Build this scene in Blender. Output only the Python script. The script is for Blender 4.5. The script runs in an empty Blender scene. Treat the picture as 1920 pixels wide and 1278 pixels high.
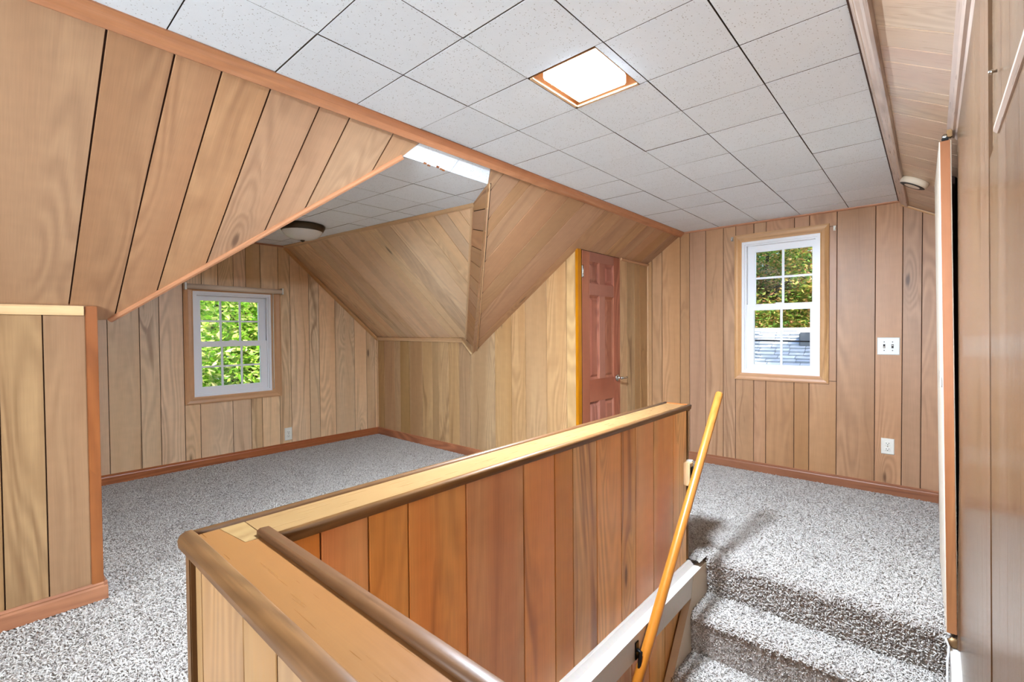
import bpy, bmesh, math, random
from mathutils import Vector, Matrix
random.seed(7)
S = bpy.context.scene
COL = S.collection
# ------------------------------------------------------------------ camera, world, sun, exposure
ZO = 1.1668                                   # height of the lens above the attic carpet; all z below are given from the lens
F, YAW, PITCH, ROLL = 882.86, 0.7271, 0.0186, -0.0079
cy_, sy_ = math.cos(YAW), math.sin(YAW)
fw = Vector((-sy_, cy_, 0)); rt = Vector((cy_, sy_, 0)); up = Vector((0, 0, 1))
fw2 = fw*math.cos(PITCH) - up*math.sin(PITCH); up2 = up*math.cos(PITCH) + fw*math.sin(PITCH)
rt3 = rt*math.cos(ROLL) + up2*math.sin(ROLL); up3 = up2*math.cos(ROLL) - rt*math.sin(ROLL)
cd = bpy.data.cameras.new('camera'); cam = bpy.data.objects.new('camera', cd); COL.objects.link(cam)
cd.sensor_width = 36; cd.lens = F*36/1920; cd.clip_start = .01; cd.clip_end = 200
M = Matrix((rt3, up3, -fw2)).transposed().to_4x4(); M.translation = Vector((0, 0, ZO)); cam.matrix_world = M
S.camera = cam

w = bpy.data.worlds.new('world'); S.world = w; w.use_nodes = True
nt = w.node_tree; nt.nodes.clear()
sky = nt.nodes.new('ShaderNodeTexSky'); sky.sky_type = 'NISHITA'; sky.sun_disc = False
sky.sun_elevation = math.radians(48); sky.sun_rotation = math.radians(105); sky.dust_density = 2.0
bg = nt.nodes.new('ShaderNodeBackground'); bg.inputs['Strength'].default_value = .4
wo = nt.nodes.new('ShaderNodeOutputWorld')
nt.links.new(sky.outputs[0], bg.inputs[0]); nt.links.new(bg.outputs[0], wo.inputs[0])
sd = bpy.data.lights.new('sun', 'SUN'); sd.energy = 7.0; sd.angle = .01; sd.color = (1, .95, .86)
sun = bpy.data.objects.new('sun', sd); COL.objects.link(sun)
sun.rotation_euler = Vector((-.72, .28, -.95)).to_track_quat('-Z', 'Y').to_euler(); sun.location = (10, -4, 14)
# added fill light behind the camera, outside a made-up rear window
ad = bpy.data.lights.new('rear_fill_light', 'AREA'); ad.shape = 'RECTANGLE'; ad.size = 1.45; ad.size_y = 1.25
ad.energy = 130; ad.color = (.92, 1, 1.1)
ao = bpy.data.objects.new('rear_fill_light', ad); COL.objects.link(ao)
ao.location = (-.95, -2.42, ZO-.12); ao.rotation_euler = (math.radians(90), 0, 0)
LAMP_EMIT = 740.0
vs = S.view_settings; vs.view_transform = 'Standard'; vs.look = 'None'; vs.gamma = 1; vs.use_curve_mapping = False
vs.exposure = 0.68
S.cycles.max_bounces = 7; S.cycles.diffuse_bounces = 4; S.cycles.glossy_bounces = 2; S.cycles.transmission_bounces = 3; S.cycles.sample_clamp_indirect = 6
S.cycles.use_adaptive_sampling = True; S.cycles.adaptive_threshold = .15

# ------------------------------------------------------------------ materials
MATS = {}
def newmat(name):
    m = bpy.data.materials.new(name); m.use_nodes = True; MATS[name] = m
    n = m.node_tree.nodes; n.clear()
    o = n.new('ShaderNodeOutputMaterial'); b = n.new('ShaderNodeBsdfPrincipled')
    m.node_tree.links.new(b.outputs[0], o.inputs[0])
    return m, m.node_tree, b
def lin(c):
    f = lambda v: (v/12.92 if v <= .04045 else ((v+.055)/1.055)**2.4)
    return tuple(f(v/255) for v in c) + (1,)
def plain(name, rgb, rough=.5, metal=0, spec=.5, bump=0, bscale=200):
    m, t, b = newmat(name)
    b.inputs['Base Color'].default_value = lin(rgb); b.inputs['Roughness'].default_value = rough
    b.inputs['Metallic'].default_value = metal; b.inputs['Specular IOR Level'].default_value = spec
    nz = t.nodes.new('ShaderNodeTexNoise'); nz.inputs['Scale'].default_value = bscale
    tc = t.nodes.new('ShaderNodeTexCoord'); t.links.new(tc.outputs['Object'], nz.inputs['Vector'])
    mx = t.nodes.new('ShaderNodeMix'); mx.data_type = 'RGBA'; mx.blend_type = 'MULTIPLY'; mx.inputs[0].default_value = .12
    mx.inputs[6].default_value = lin(rgb); t.links.new(nz.outputs[1], mx.inputs[7]); t.links.new(mx.outputs[2], b.inputs['Base Color'])
    if bump:
        bp = t.nodes.new('ShaderNodeBump'); bp.inputs['Strength'].default_value = bump; bp.inputs['Distance'].default_value = .002
        t.links.new(nz.outputs[0], bp.inputs['Height']); t.links.new(bp.outputs[0], b.inputs['Normal'])
    return m
class NB:
    """small node-building helper"""
    def __init__(s, t): s.t = t
    def n(s, typ, **kw):
        nd = s.t.nodes.new(typ)
        for k, v in kw.items(): setattr(nd, k, v)
        return nd
    def l(s, a, b): s.t.links.new(a, b)
    def math(s, op, a, b=None, c=None, clamp=False):
        nd = s.n('ShaderNodeMath', operation=op, use_clamp=clamp)
        for i, v in enumerate((a, b, c)):
            if v is None: continue
            if isinstance(v, (int, float)): nd.inputs[i].default_value = v
            else: s.l(v, nd.inputs[i])
        return nd.outputs[0]
    def noise(s, u, v, w_, detail=2, rough=.5, dist=0):
        c = s.n('ShaderNodeCombineXYZ')
        for i, q in enumerate((u, v, w_)):
            if isinstance(q, (int, float)): c.inputs[i].default_value = q
            else: s.l(q, c.inputs[i])
        nz = s.n('ShaderNodeTexNoise'); nz.inputs['Scale'].default_value = 1
        nz.inputs['Detail'].default_value = detail; nz.inputs['Roughness'].default_value = rough; nz.inputs['Distortion'].default_value = dist
        s.l(c.outputs[0], nz.inputs['Vector']); return nz.outputs[0]
    def ss(s, x, a, b):
        m = s.n('ShaderNodeMapRange', interpolation_type='SMOOTHSTEP'); s.l(x, m.inputs[0])
        m.inputs[1].default_value = a; m.inputs[2].default_value = b; return m.outputs[0]
    def mix(s, f, a, b, mode='MIX'):
        m = s.n('ShaderNodeMix', data_type='RGBA', blend_type=mode)
        if isinstance(f, (int, float)): m.inputs[0].default_value = f
        else: s.l(f, m.inputs[0])
        for i, q in ((6, a), (7, b)):
            if isinstance(q, tuple): m.inputs[i].default_value = q
            else: s.l(q, m.inputs[i])
        return m.outputs[2]
def wood(name, light, mid, dark, rough=.38, streak=.62, ring=.3, knots=.8, vary=.09, fine=.22, bump=.06, spec=.4, sc=1.0, hueb=.2):
    m, t, b = newmat(name); B = NB(t)
    uv = B.n('ShaderNodeUVMap', uv_map='UVMap'); sp = B.n('ShaderNodeSeparateXYZ'); B.l(uv.outputs[0], sp.inputs[0])
    oi = B.n('ShaderNodeObjectInfo'); r = oi.outputs['Random']
    u = B.math('MULTIPLY', sp.outputs[0], sc); v = B.math('MULTIPLY', sp.outputs[1], sc)
    ro = B.math('MULTIPLY', r, 57.3); r2 = B.math('FRACT', B.math('MULTIPLY', r, 7.77)); r3 = B.math('FRACT', B.math('MULTIPLY', r, 31.7))
    fb = B.noise(B.math('MULTIPLY', u, 260), B.math('MULTIPLY', v, 7), ro, 1, .6)
    # knots
    kv = B.n('ShaderNodeCombineXYZ'); B.l(B.math('MULTIPLY', u, 7.0), kv.inputs[0])
    B.l(B.math('ADD', B.math('MULTIPLY', v, 1.9), ro), kv.inputs[1]); B.l(ro, kv.inputs[2])
    vo = B.n('ShaderNodeTexVoronoi'); vo.inputs['Scale'].default_value = 1; B.l(kv.outputs[0], vo.inputs['Vector'])
    spc = B.n('ShaderNodeSeparateXYZ'); B.l(vo.outputs['Color'], spc.inputs[0])
    sel = B.ss(spc.outputs[0], .64, .68)
    kd = vo.outputs['Distance']
    kh = B.math('MULTIPLY', B.math('MULTIPLY', sel, 1.0 if knots else 0.0), B.math('SUBTRACT', 1, B.ss(kd, .0, .55)))      # halo that bends the rings
    kc = B.math('MULTIPLY', sel, B.math('SUBTRACT', 1, B.ss(B.math('ADD', kd, B.math('MULTIPLY', fb, .06)), .07, .15)))
    # growth rings as contours of a stretched noise field
    g = B.noise(B.math('MULTIPLY', u, 5.2), B.math('ADD', B.math('MULTIPLY', v, .75), ro), ro, 1, .45)
    g = B.math('ADD', g, B.math('MULTIPLY', kh, .22))
    rg = B.math('SINE', B.math('MULTIPLY', g, 95.0)); rg = B.math('MULTIPLY_ADD', rg, .5, .5)
    bn = B.noise(B.math('MULTIPLY', u, 6), B.math('ADD', B.math('MULTIPLY', v, .45), B.math('MULTIPLY', r2, 9)), B.math('ADD', ro, 3), 1)
    broad = B.ss(bn, .3, .72); rmask = B.ss(B.math('PINGPONG', B.math('MULTIPLY', bn, 3.1), 1), .3, .8)
    rings = B.math('MULTIPLY', B.math('MULTIPLY', rg, rmask), ring)
    st = B.ss(B.noise(B.math('ADD', B.math('MULTIPLY', u, 15), B.math('MULTIPLY', g, 5)), B.math('ADD', B.math('MULTIPLY', v, .55), ro), B.math('ADD', ro, 21), 2, .55), .56, .78)
    st = B.math('MULTIPLY', st, B.math('MULTIPLY_ADD', r3, streak, streak*.35))
    fig = B.noise(B.math('MULTIPLY', u, 18), B.math('MULTIPLY', v, 26), B.math('ADD', ro, 5), 0)      # cross figure
    c = B.mix(broad, lin(light), lin(mid))
    c = B.mix(rings, c, lin(dark)); c = B.mix(st, c, lin(dark))
    fbv = B.math('MULTIPLY_ADD', B.math('SUBTRACT', fb, .5), fine, 1.0)
    fbv = B.math('ADD', fbv, B.math('MULTIPLY', B.math('SUBTRACT', fig, .5), fine*.45))
    val = B.math('MULTIPLY_ADD', B.math('SUBTRACT', r2, .5), vary*2, 1.0); val = B.math('MULTIPLY', val, fbv)
    val = B.math('MULTIPLY', val, B.math('SUBTRACT', 1, B.math('MULTIPLY', kh, .16*knots)))
    hs = B.n('ShaderNodeHueSaturation'); B.l(c, hs.inputs['Color']); B.l(val, hs.inputs['Value'])
    B.l(B.math('MULTIPLY_ADD', B.math('SUBTRACT', r3, .5), .024*hueb*2, .5), hs.inputs['Hue'])
    B.l(B.math('MULTIPLY_ADD', r, .14, .93), hs.inputs['Saturation'])
    dk = tuple(q*.32 for q in lin(dark)[:3]) + (1,)
    c2 = B.mix(B.math('MULTIPLY', kc, knots), hs.outputs[0], dk)
    B.l(c2, b.inputs['Base Color'])
    b.inputs['Roughness'].default_value = rough; b.inputs['Specular IOR Level'].default_value = spec
    B.l(B.math('MULTIPLY_ADD', fb, .14, rough-.07), b.inputs['Roughness'])
    return m
wood('panel_tan', (191, 147, 110), (175, 131, 94), (119, 76, 48))
wood('panel_knee_darkened', (162, 125, 85), (148, 109, 72), (100, 63, 35))  # plank tan darkened to offset the strong light on the knee wall
wood('panel_dormer_lifted', (234, 200, 160), (220, 180, 138), (150, 110, 78), streak=.7, vary=.12)  # plank colour lightened to make up for weak light in the dormer
wood('panel_slope', (186, 145, 108), (174, 132, 97), (127, 85, 59), rough=.36, streak=.35, knots=.6)
wood('panel_pink', (204, 180, 151), (193, 161, 133), (150, 114, 86), rough=.3, streak=.2, knots=.4)
wood('panel_pale', (194, 157, 113), (175, 136, 93), (119, 81, 46), streak=.9, vary=.12)
wood('panel_dslope_lifted', (238, 206, 166), (229, 192, 150), (172, 126, 86), streak=.6, vary=.12)  # brightened plank colour stands in for light missing on the dormer slope
wood('panel_stair', (231, 182, 123), (218, 147, 91), (132, 76, 47), rough=.34, streak=.8, vary=.12)
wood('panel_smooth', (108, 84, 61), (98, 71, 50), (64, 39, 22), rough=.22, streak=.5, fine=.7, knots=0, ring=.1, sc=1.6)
wood('trim_orange', (200, 146, 111), (184, 123, 92), (131, 79, 53), rough=.35, vary=.06, knots=0, hueb=.1)
wood('trim_pale', (230, 194, 147), (211, 169, 122), (151, 108, 71), rough=.4, vary=.06, knots=0)
wood('trim_grey', (207, 187, 171), (170, 144, 125), (112, 85, 65), rough=.3, vary=.06, knots=0, streak=.9)
wood('casing', (212, 165, 118), (196, 146, 101), (144, 98, 61), vary=.06, knots=0)
wood('baseboard', (177, 116, 78), (150, 89, 57), (98, 51, 33), rough=.4, vary=.08, knots=.5, ring=.5)
wood('door_red', (174, 113, 89), (150, 89, 68), (104, 52, 39), rough=.42, vary=.05, knots=.3, ring=.45, streak=.6)
wood('jamb_orange', (189, 123, 39), (172, 101, 25), (123, 61, 13), rough=.35, vary=.05, knots=0)
wood('corner_brown', (162, 103, 60), (138, 80, 40), (88, 41, 19), rough=.4, vary=.08, knots=.3)
wood('cap_laminate', (131, 100, 61), (128, 89, 52), (106, 67, 34), rough=.3, vary=.05, knots=0, streak=.0, ring=.12)
wood('cap_raw', (140, 112, 67), (134, 100, 53), (106, 71, 33), rough=.5, vary=.03, knots=0)
wood('nosing', (114, 79, 44), (90, 55, 27), (51, 28, 12), rough=.46, vary=.06, knots=0, streak=.9, fine=.5)
wood('rail_wood', (179, 124, 67), (171, 108, 51), (130, 74, 31), rough=.3, vary=.03, knots=0, streak=.4, sc=2)
wood('door_edge', (171, 110, 58), (153, 88, 40), (108, 54, 19), rough=.4, vary=.03, knots=0, streak=.3)
plain('roller_cloth', (226, 206, 182), .7); plain('groove', (62, 34, 18), .8); plain('tile_edge', (96, 84, 72), .9)
plain('white_vinyl', (240, 241, 244), .32)
plain('white_paint', (206, 198, 188), .38, bump=.15, bscale=60)
plain('skirt_paint', (214, 196, 172), .45)
plain('cream_door', (232, 218, 196), .5)
plain('plate', (236, 233, 220), .4); plain('plate_grey', (226, 230, 224), .3); plain('dark_slot', (40, 34, 30), .6)
plain('bronze', (74, 62, 48), .4, .7); plain('black_metal', (24, 22, 22), .35, .6); plain('nickel', (200, 198, 192), .25, 1.0)
plain('brass_dull', (150, 118, 82), .45, .8)
plain('pan_brown', (168, 112, 62), .5); plain('pan_rim', (226, 186, 146), .5)
plain('roof_block', (120, 122, 126), .9)
plain('exterior_wall', (204, 200, 190), .9); plain('bark', (70, 58, 48), .95, bump=.4, bscale=40)
plain('subfloor', (120, 108, 98), .95); plain('lawn', (86, 104, 52), 1)
plain('grey_rim', (196, 198, 200), .5)
# acoustic tile
m, t, b = newmat('acoustic_tile'); B = NB(t)
uv = B.n('ShaderNodeUVMap', uv_map='UVMap'); oi = B.n('ShaderNodeObjectInfo')
ad_ = B.n('ShaderNodeVectorMath', operation='ADD'); B.l(uv.outputs[0], ad_.inputs[0])
cx = B.n('ShaderNodeCombineXYZ'); B.l(B.math('MULTIPLY', oi.outputs['Random'], 40), cx.inputs[0]); B.l(cx.outputs[0], ad_.inputs[1])
vo = B.n('ShaderNodeTexVoronoi'); vo.inputs['Scale'].default_value = 150; B.l(ad_.outputs[0], vo.inputs['Vector'])
sp = B.n('ShaderNodeSeparateXYZ'); B.l(vo.outputs['Color'], sp.inputs[0])
rad = B.math('MULTIPLY', B.ss(sp.outputs[0], .2, 1), .24)
hole = B.math('SUBTRACT', 1, B.ss(B.math('SUBTRACT', vo.outputs['Distance'], rad), -.02, .1))
hole = B.math('MULTIPLY', hole, B.ss(sp.outputs[1], .15, .25))
nz = B.n('ShaderNodeTexNoise'); nz.inputs['Scale'].default_value = 26; nz.inputs['Detail'].default_value = 4; B.l(ad_.outputs[0], nz.inputs['Vector'])
c = B.mix(B.math('MULTIPLY', hole, .8), (.83, .885, .94, 1), (.36, .35, .34, 1))
val = B.math('MULTIPLY_ADD', oi.outputs['Random'], .05, .955); val = B.math('MULTIPLY', val, B.math('MULTIPLY_ADD', nz.outputs[0], .06, .97))
hs = B.n('ShaderNodeHueSaturation'); B.l(c, hs.inputs['Color']); B.l(val, hs.inputs['Value']); B.l(hs.outputs[0], b.inputs['Base Color'])
b.inputs['Roughness'].default_value = .75; b.inputs['Specular IOR Level'].default_value = .2
bp = B.n('ShaderNodeBump'); bp.inputs['Strength'].default_value = .35; bp.inputs['Distance'].default_value = .001
B.l(B.math('SUBTRACT', B.math('MULTIPLY', nz.outputs[0], .6), hole), bp.inputs['Height']); B.l(bp.outputs[0], b.inputs['Normal'])
# carpet: backing and yarn
def carpet(name, a, b_, c_, inst):
    m, t, b = newmat(name); B = NB(t)
    ramp = B.n('ShaderNodeValToRGB'); e = ramp.color_ramp.elements
    e[0].color = lin(a); e[1].color = lin(c_); e[0].position = .05; e[1].position = .95
    k = e.new(.34); k.color = lin(b_)
    if inst:
        oi = B.n('ShaderNodeObjectInfo'); B.l(oi.outputs['Random'], ramp.inputs[0])
    else:
        tc = B.n('ShaderNodeTexCoord'); nz = B.n('ShaderNodeTexNoise'); nz.inputs['Scale'].default_value = 130
        B.l(tc.outputs['Object'], nz.inputs['Vector']); B.l(B.ss(nz.outputs[0], .3, .7), ramp.inputs[0])
    B.l(ramp.outputs[0], b.inputs['Base Color']); b.inputs['Roughness'].default_value = .95; b.inputs['Specular IOR Level'].default_value = .1
carpet('carpet_backing', (136, 126, 119), (160, 151, 143), (180, 172, 164), False)
carpet('carpet_yarn', (150, 140, 133), (186, 178, 169), (203, 196, 187), True)
# lamp glass
m, t, b = newmat('lamp_glass'); b.inputs['Base Color'].default_value = (.9, .88, .82, 1); b.inputs['Roughness'].default_value = .3
b.inputs['Emission Color'].default_value = (.84, 1, 1.2, 1); b.inputs['Emission Strength'].default_value = LAMP_EMIT
m, t, b = newmat('lamp_glass_side'); b.inputs['Base Color'].default_value = (.9, .88, .82, 1); b.inputs['Roughness'].default_value = .3
b.inputs['Emission Color'].default_value = (1, .92, .8, 1); b.inputs['Emission Strength'].default_value = 1.5
m, t, b = newmat('dome_glass'); b.inputs['Base Color'].default_value = (.80, .81, .80, 1); b.inputs['Roughness'].default_value = .22
b.inputs['Subsurface Weight'].default_value = .3; b.inputs['Subsurface Radius'].default_value = (.03, .03, .03); b.inputs['Subsurface Scale'].default_value = .3
# window pane: thin clear glass
m = bpy.data.materials.new('pane_glass'); m.use_nodes = True; MATS['pane_glass'] = m; t = m.node_tree; t.nodes.clear(); B = NB(t)
o = B.n('ShaderNodeOutputMaterial'); tr = B.n('ShaderNodeBsdfTransparent'); tr.inputs[0].default_value = (.97, .985, .98, 1)
gl = B.n('ShaderNodeBsdfGlossy'); gl.inputs['Roughness'].default_value = .02; fr = B.n('ShaderNodeFresnel'); fr.inputs[0].default_value = 1.45
mx = B.n('ShaderNodeMixShader'); B.l(B.math('MULTIPLY', fr.outputs[0], .8), mx.inputs[0]); B.l(tr.outputs[0], mx.inputs[1]); B.l(gl.outputs[0], mx.inputs[2]); B.l(mx.outputs[0], o.inputs[0])
# leaves
def leafmat(name, cols):
    m, t, b = newmat(name); B = NB(t)
    ge = B.n('ShaderNodeNewGeometry'); ramp = B.n('ShaderNodeValToRGB'); B.l(ge.outputs['Random Per Island'], ramp.inputs[0])
    e = ramp.color_ramp.elements; e[0].color = lin(cols[0]); e[0].position = 0; e[1].color = lin(cols[-1]); e[1].position = 1
    for i, c in enumerate(cols[1:-1]): k = e.new((i+1)/(len(cols)-1)); k.color = lin(c)
    B.l(ramp.outputs[0], b.inputs['Base Color']); b.inputs['Roughness'].default_value = .5
    tl = B.n('ShaderNodeBsdfTranslucent'); B.l(ramp.outputs[0], tl.inputs[0]); ms = B.n('ShaderNodeMixShader'); ms.inputs[0].default_value = .4
    out = [n for n in t.nodes if n.type == 'OUTPUT_MATERIAL'][0]
    B.l(b.outputs[0], ms.inputs[1]); B.l(tl.outputs[0], ms.inputs[2]); B.l(ms.outputs[0], out.inputs[0])
leafmat('leaf_green', [(96, 150, 40), (136, 190, 50), (168, 206, 70), (200, 216, 110), (226, 206, 160)])
leafmat('leaf_autumn', [(84, 120, 50), (120, 160, 60), (168, 180, 80), (206, 180, 100), (214, 150, 110)])
leafmat('leaf_deep', [(60, 104, 40), (80, 130, 46), (104, 150, 60), (140, 170, 80)])
# shingles
m, t, b = newmat('shingle'); B = NB(t); oi = B.n('ShaderNodeObjectInfo'); ge = B.n('ShaderNodeNewGeometry')
rr = B.n('ShaderNodeValToRGB'); rr.color_ramp.elements[0].color = lin((150, 156, 166)); rr.color_ramp.elements[1].color = lin((206, 208, 212))
B.l(ge.outputs['Random Per Island'], rr.inputs[0]); B.l(rr.outputs[0], b.inputs['Base Color']); b.inputs['Roughness'].default_value = .95

# ------------------------------------------------------------------ object helpers
WL = {}                                            # world location of every object
def V(*a): return Vector(a)
def link(o, parent, loc):
    COL.objects.link(o); WL[o.name] = loc.copy()
    if parent is not None: o.parent = parent; o.location = loc - WL[parent.name]
    else: o.location = loc
def mk(name, verts, faces, mat, parent=None, uvs=None, smooth=False, loc=None):
    """verts in lens-based coordinates; the object's origin goes to the middle of its base"""
    vs_ = [Vector(v) + V(0, 0, ZO) for v in verts]
    if loc is None:
        mn = Vector([min(v[i] for v in vs_) for i in range(3)]); mx = Vector([max(v[i] for v in vs_) for i in range(3)])
        loc = V((mn.x+mx.x)/2, (mn.y+mx.y)/2, mn.z)
    me = bpy.data.meshes.new(name); me.from_pydata([v - loc for v in vs_], [], faces); me.materials.append(MATS[mat])
    ul = me.uv_layers.new(name='UVMap')
    for p in me.polygons:
        for li in p.loop_indices:
            vi = me.loops[li].vertex_index
            if uvs: ul.data[li].uv = uvs[vi]
            else:
                q = vs_[vi]; n = p.normal; a = max(range(3), key=lambda i: abs(n[i]))
                ul.data[li].uv = ((q.y, q.z), (q.x, q.z), (q.x, q.y))[a]
        if smooth: p.use_smooth = True
    bm = bmesh.new(); bm.from_mesh(me); bmesh.ops.recalc_face_normals(bm, faces=bm.faces); bm.to_mesh(me); bm.free()
    o = bpy.data.objects.new(name, me); link(o, parent, loc); return o
def tag(o, label, cat=None, group=None, kind=None):
    o['label'] = label
    if cat: o['category'] = cat
    if group: o['group'] = group
    if kind: o['kind'] = kind
    return o
def empty(name, p, label, cat=None, group=None, kind=None):
    o = bpy.data.objects.new(name, None); o.empty_display_size = .05; link(o, None, Vector(p) + V(0, 0, ZO)); return tag(o, label, cat, group, kind)
def struct(o, label, cat=None): return tag(o, label, cat, None, 'structure')
def clip(poly, n, d):
    """keep the part of a 2-D polygon with n.p <= d"""
    out = []
    for i in range(len(poly)):
        a, b = poly[i], poly[(i+1) % len(poly)]
        da = n[0]*a[0]+n[1]*a[1]-d; db = n[0]*b[0]+n[1]*b[1]-d
        if da <= 1e-9: out.append(a)
        if (da < -1e-9 and db > 1e-9) or (da > 1e-9 and db < -1e-9):
            k = da/(da-db); out.append((a[0]+(b[0]-a[0])*k, a[1]+(b[1]-a[1])*k))
    res = []
    for q in out:
        if not res or math.hypot(q[0]-res[-1][0], q[1]-res[-1][1]) > 1e-6: res.append(q)
    if len(res) > 1 and math.hypot(res[0][0]-res[-1][0], res[0][1]-res[-1][1]) < 1e-6: res.pop()
    return res if len(res) > 2 else []
def area(p): return abs(sum(p[i][0]*p[(i+1) % len(p)][1]-p[(i+1) % len(p)][0]*p[i][1] for i in range(len(p))))/2
def box_clip(poly, u0, u1, v0=-99, v1=99):
    for n, d in (((-1, 0), -u0), ((1, 0), u1), ((0, -1), -v0), ((0, 1), v1)):
        if poly: poly = clip(poly, n, d)
    return poly
class Plane:
    """a flat surface: origin, across direction U, along direction W, room-side normal N"""
    def __init__(s, O, U, W, N): s.O, s.U, s.W, s.N = Vector(O), Vector(U), Vector(W).normalized(), Vector(N).normalized()
    def at(s, u, v, d=0): return s.O + s.U*u + s.W*v + s.N*d
def prism(pl, polys, d0, d1):
    vs_, fs = [], []
    for p in polys:
        b0 = len(vs_); n = len(p)
        vs_ += [pl.at(u, v, d0) for u, v in p] + [pl.at(u, v, d1) for u, v in p]
        fs += [tuple(b0+i for i in range(n)), tuple(b0+n+i for i in reversed(range(n)))]
        fs += [(b0+i, b0+(i+1) % n, b0+n+(i+1) % n, b0+n+i) for i in range(n)]
    return vs_, fs
TH = .007
def planks(pl, poly, cuts, mat, parent, gap=.0042, name='plank', ch=.0012, region=None, jit=.0008):
    for c0, c1 in zip(cuts, cuts[1:]):
        a, b_ = c0+gap/2, c1-gap/2
        if b_ - a < .004: continue
        full = box_clip(poly, a, b_)
        if region: full = box_clip(full, *region) if full else full
        if not full or area(full) < 2e-4: continue
        d = random.uniform(-jit, 0)
        vs_, fs, uv = [], [], []
        um = (a+b_)/2; n = len(full)
        fr = [(min(max(u, a+ch), b_-ch), v) for u, v in full]
        for ring, dep in ((fr, d), (full, d-ch), (full, -TH)):
            vs_ += [pl.at(u, v, dep) for u, v in ring]; uv += [(u-um, v) for u, v in ring]
        fs.append(tuple(range(n)))
        for k in (0, 1):
            fs += [(k*n+i, k*n+(i+1) % n, (k+1)*n+(i+1) % n, (k+1)*n+i) for i in range(n)]
        mk(name, vs_, fs, mat, parent, uv)
def backing(name, pl, poly, hole=None, mat='groove', thick=.05):
    ps = [poly]
    if hole:
        u0, u1, v0, v1 = hole
        ps = [box_clip(poly, -99, u0), box_clip(poly, u1, 99), box_clip(poly, u0, u1, -99, v0), box_clip(poly, u0, u1, v1, 99)]
        ps = [p for p in ps if p]
    vs_, fs = prism(pl, ps, -TH, -TH-thick)
    return mk(name, vs_, fs, mat)
def bar(name, A, B_, side, upd, prof, mat, parent=None, m0=0, m1=0, smooth=False):
    """sweep a profile [(s,t)...] from A to B; m0/m1 mitre: the end moves by m*s along the axis"""
    A, B_, side, upd = Vector(A), Vector(B_), Vector(side).normalized(), Vector(upd).normalized()
    ax = (B_-A).normalized(); L = (B_-A).length; n = len(prof)
    vs_ = [A+side*s+upd*t_+ax*(m0*s) for s, t_ in prof] + [B_+side*s+upd*t_+ax*(m1*s) for s, t_ in prof]
    per = [0]
    for i in range(1, n): per.append(per[-1]+math.dist(prof[i], prof[i-1]))
    uv = [(q, 0) for q in per] + [(q, L) for q in per]
    fs = [(i, (i+1) % n, n+(i+1) % n, n+i) for i in range(n)] + [tuple(range(n)), tuple(reversed(range(n, 2*n)))]
    o = mk(name, vs_, fs, mat, parent, uv)
    if smooth:
        for p in o.data.polygons: p.use_smooth = len(p.vertices) == 4
    return o
def rect(wd, ht, c=.0): 
    return [(0, 0), (wd, 0), (wd, ht), (0, ht)] if not c else [(0, 0), (wd, 0), (wd, ht-c), (wd-c*.3, ht-c*.3), (wd-c, ht), (0, ht)]
def quarter(r, n=6): return [(0, 0)] + [(r*math.cos(math.pi/2*i/n), r*math.sin(math.pi/2*i/n)) for i in range(n+1)]
def boxv(x0, x1, y0, y1, z0, z1):
    vs_ = [(x, y, z) for z in (z0, z1) for y in (y0, y1) for x in (x0, x1)]
    return vs_, [(0, 1, 3, 2), (4, 6, 7, 5), (0, 4, 5, 1), (2, 3, 7, 6), (0, 2, 6, 4), (1, 5, 7, 3)]
def bbox(name, x0, x1, y0, y1, z0, z1, mat, parent=None, bevel=0, uvax=None):
    vs_, fs = boxv(x0, x1, y0, y1, z0, z1)
    o = mk(name, vs_, fs, mat, parent)
    if bevel:
        bm = bmesh.new(); bm.from_mesh(o.data); bmesh.ops.bevel(bm, geom=bm.edges[:], offset=bevel, segments=2, affect='EDGES'); bm.to_mesh(o.data); bm.free()
    if uvax:            # uvax: length axis index -> v along that axis
        ul = o.data.uv_layers[0]
        for p in o.data.polygons:
            for li in p.loop_indices:
                q = o.data.vertices[o.data.loops[li].vertex_index].co
                oth = [q[i] for i in range(3) if i != uvax-1]
                ul.data[li].uv = (oth[0]*.8+oth[1]*.6, q[uvax-1])
    return o
def boxes(name, lst, mat, parent=None):
    vs_, fs = [], []
    for bx in lst:
        a, f = boxv(*bx); n = len(vs_); vs_ += a; fs += [tuple(i+n for i in q) for q in f]
    return mk(name, vs_, fs, mat, parent)
def tube(name, pts, rads, mat, parent=None, seg=12):
    pts = [Vector(p) for p in pts]; vs_, fs, uv = [], [], []
    if isinstance(rads, (int, float)): rads = [rads]*len(pts)
    L = 0; ref = None
    for i, p in enumerate(pts):
        tdir = (pts[min(i+1, len(pts)-1)]-pts[max(i-1, 0)]).normalized()
        if i: L += (p-pts[i-1]).length
        if ref is None: ref = tdir.orthogonal()
        ref = (ref - tdir*ref.dot(tdir)).normalized(); q = tdir.cross(ref)
        for k in range(seg):
            a = 2*math.pi*k/seg; vs_.append(p+(ref*math.cos(a)+q*math.sin(a))*rads[i]); uv.append((rads[i]*a, L))
    for i in range(len(pts)-1):
        for k in range(seg): fs.append((i*seg+k, i*seg+(k+1) % seg, (i+1)*seg+(k+1) % seg, (i+1)*seg+k))
    fs.append(tuple(range(seg))); fs.append(tuple(reversed(range((len(pts)-1)*seg, len(pts)*seg))))
    o = mk(name, vs_, fs, mat, parent, uv)
    for p in o.data.polygons: p.use_smooth = len(p.vertices) == 4
    return o
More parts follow.
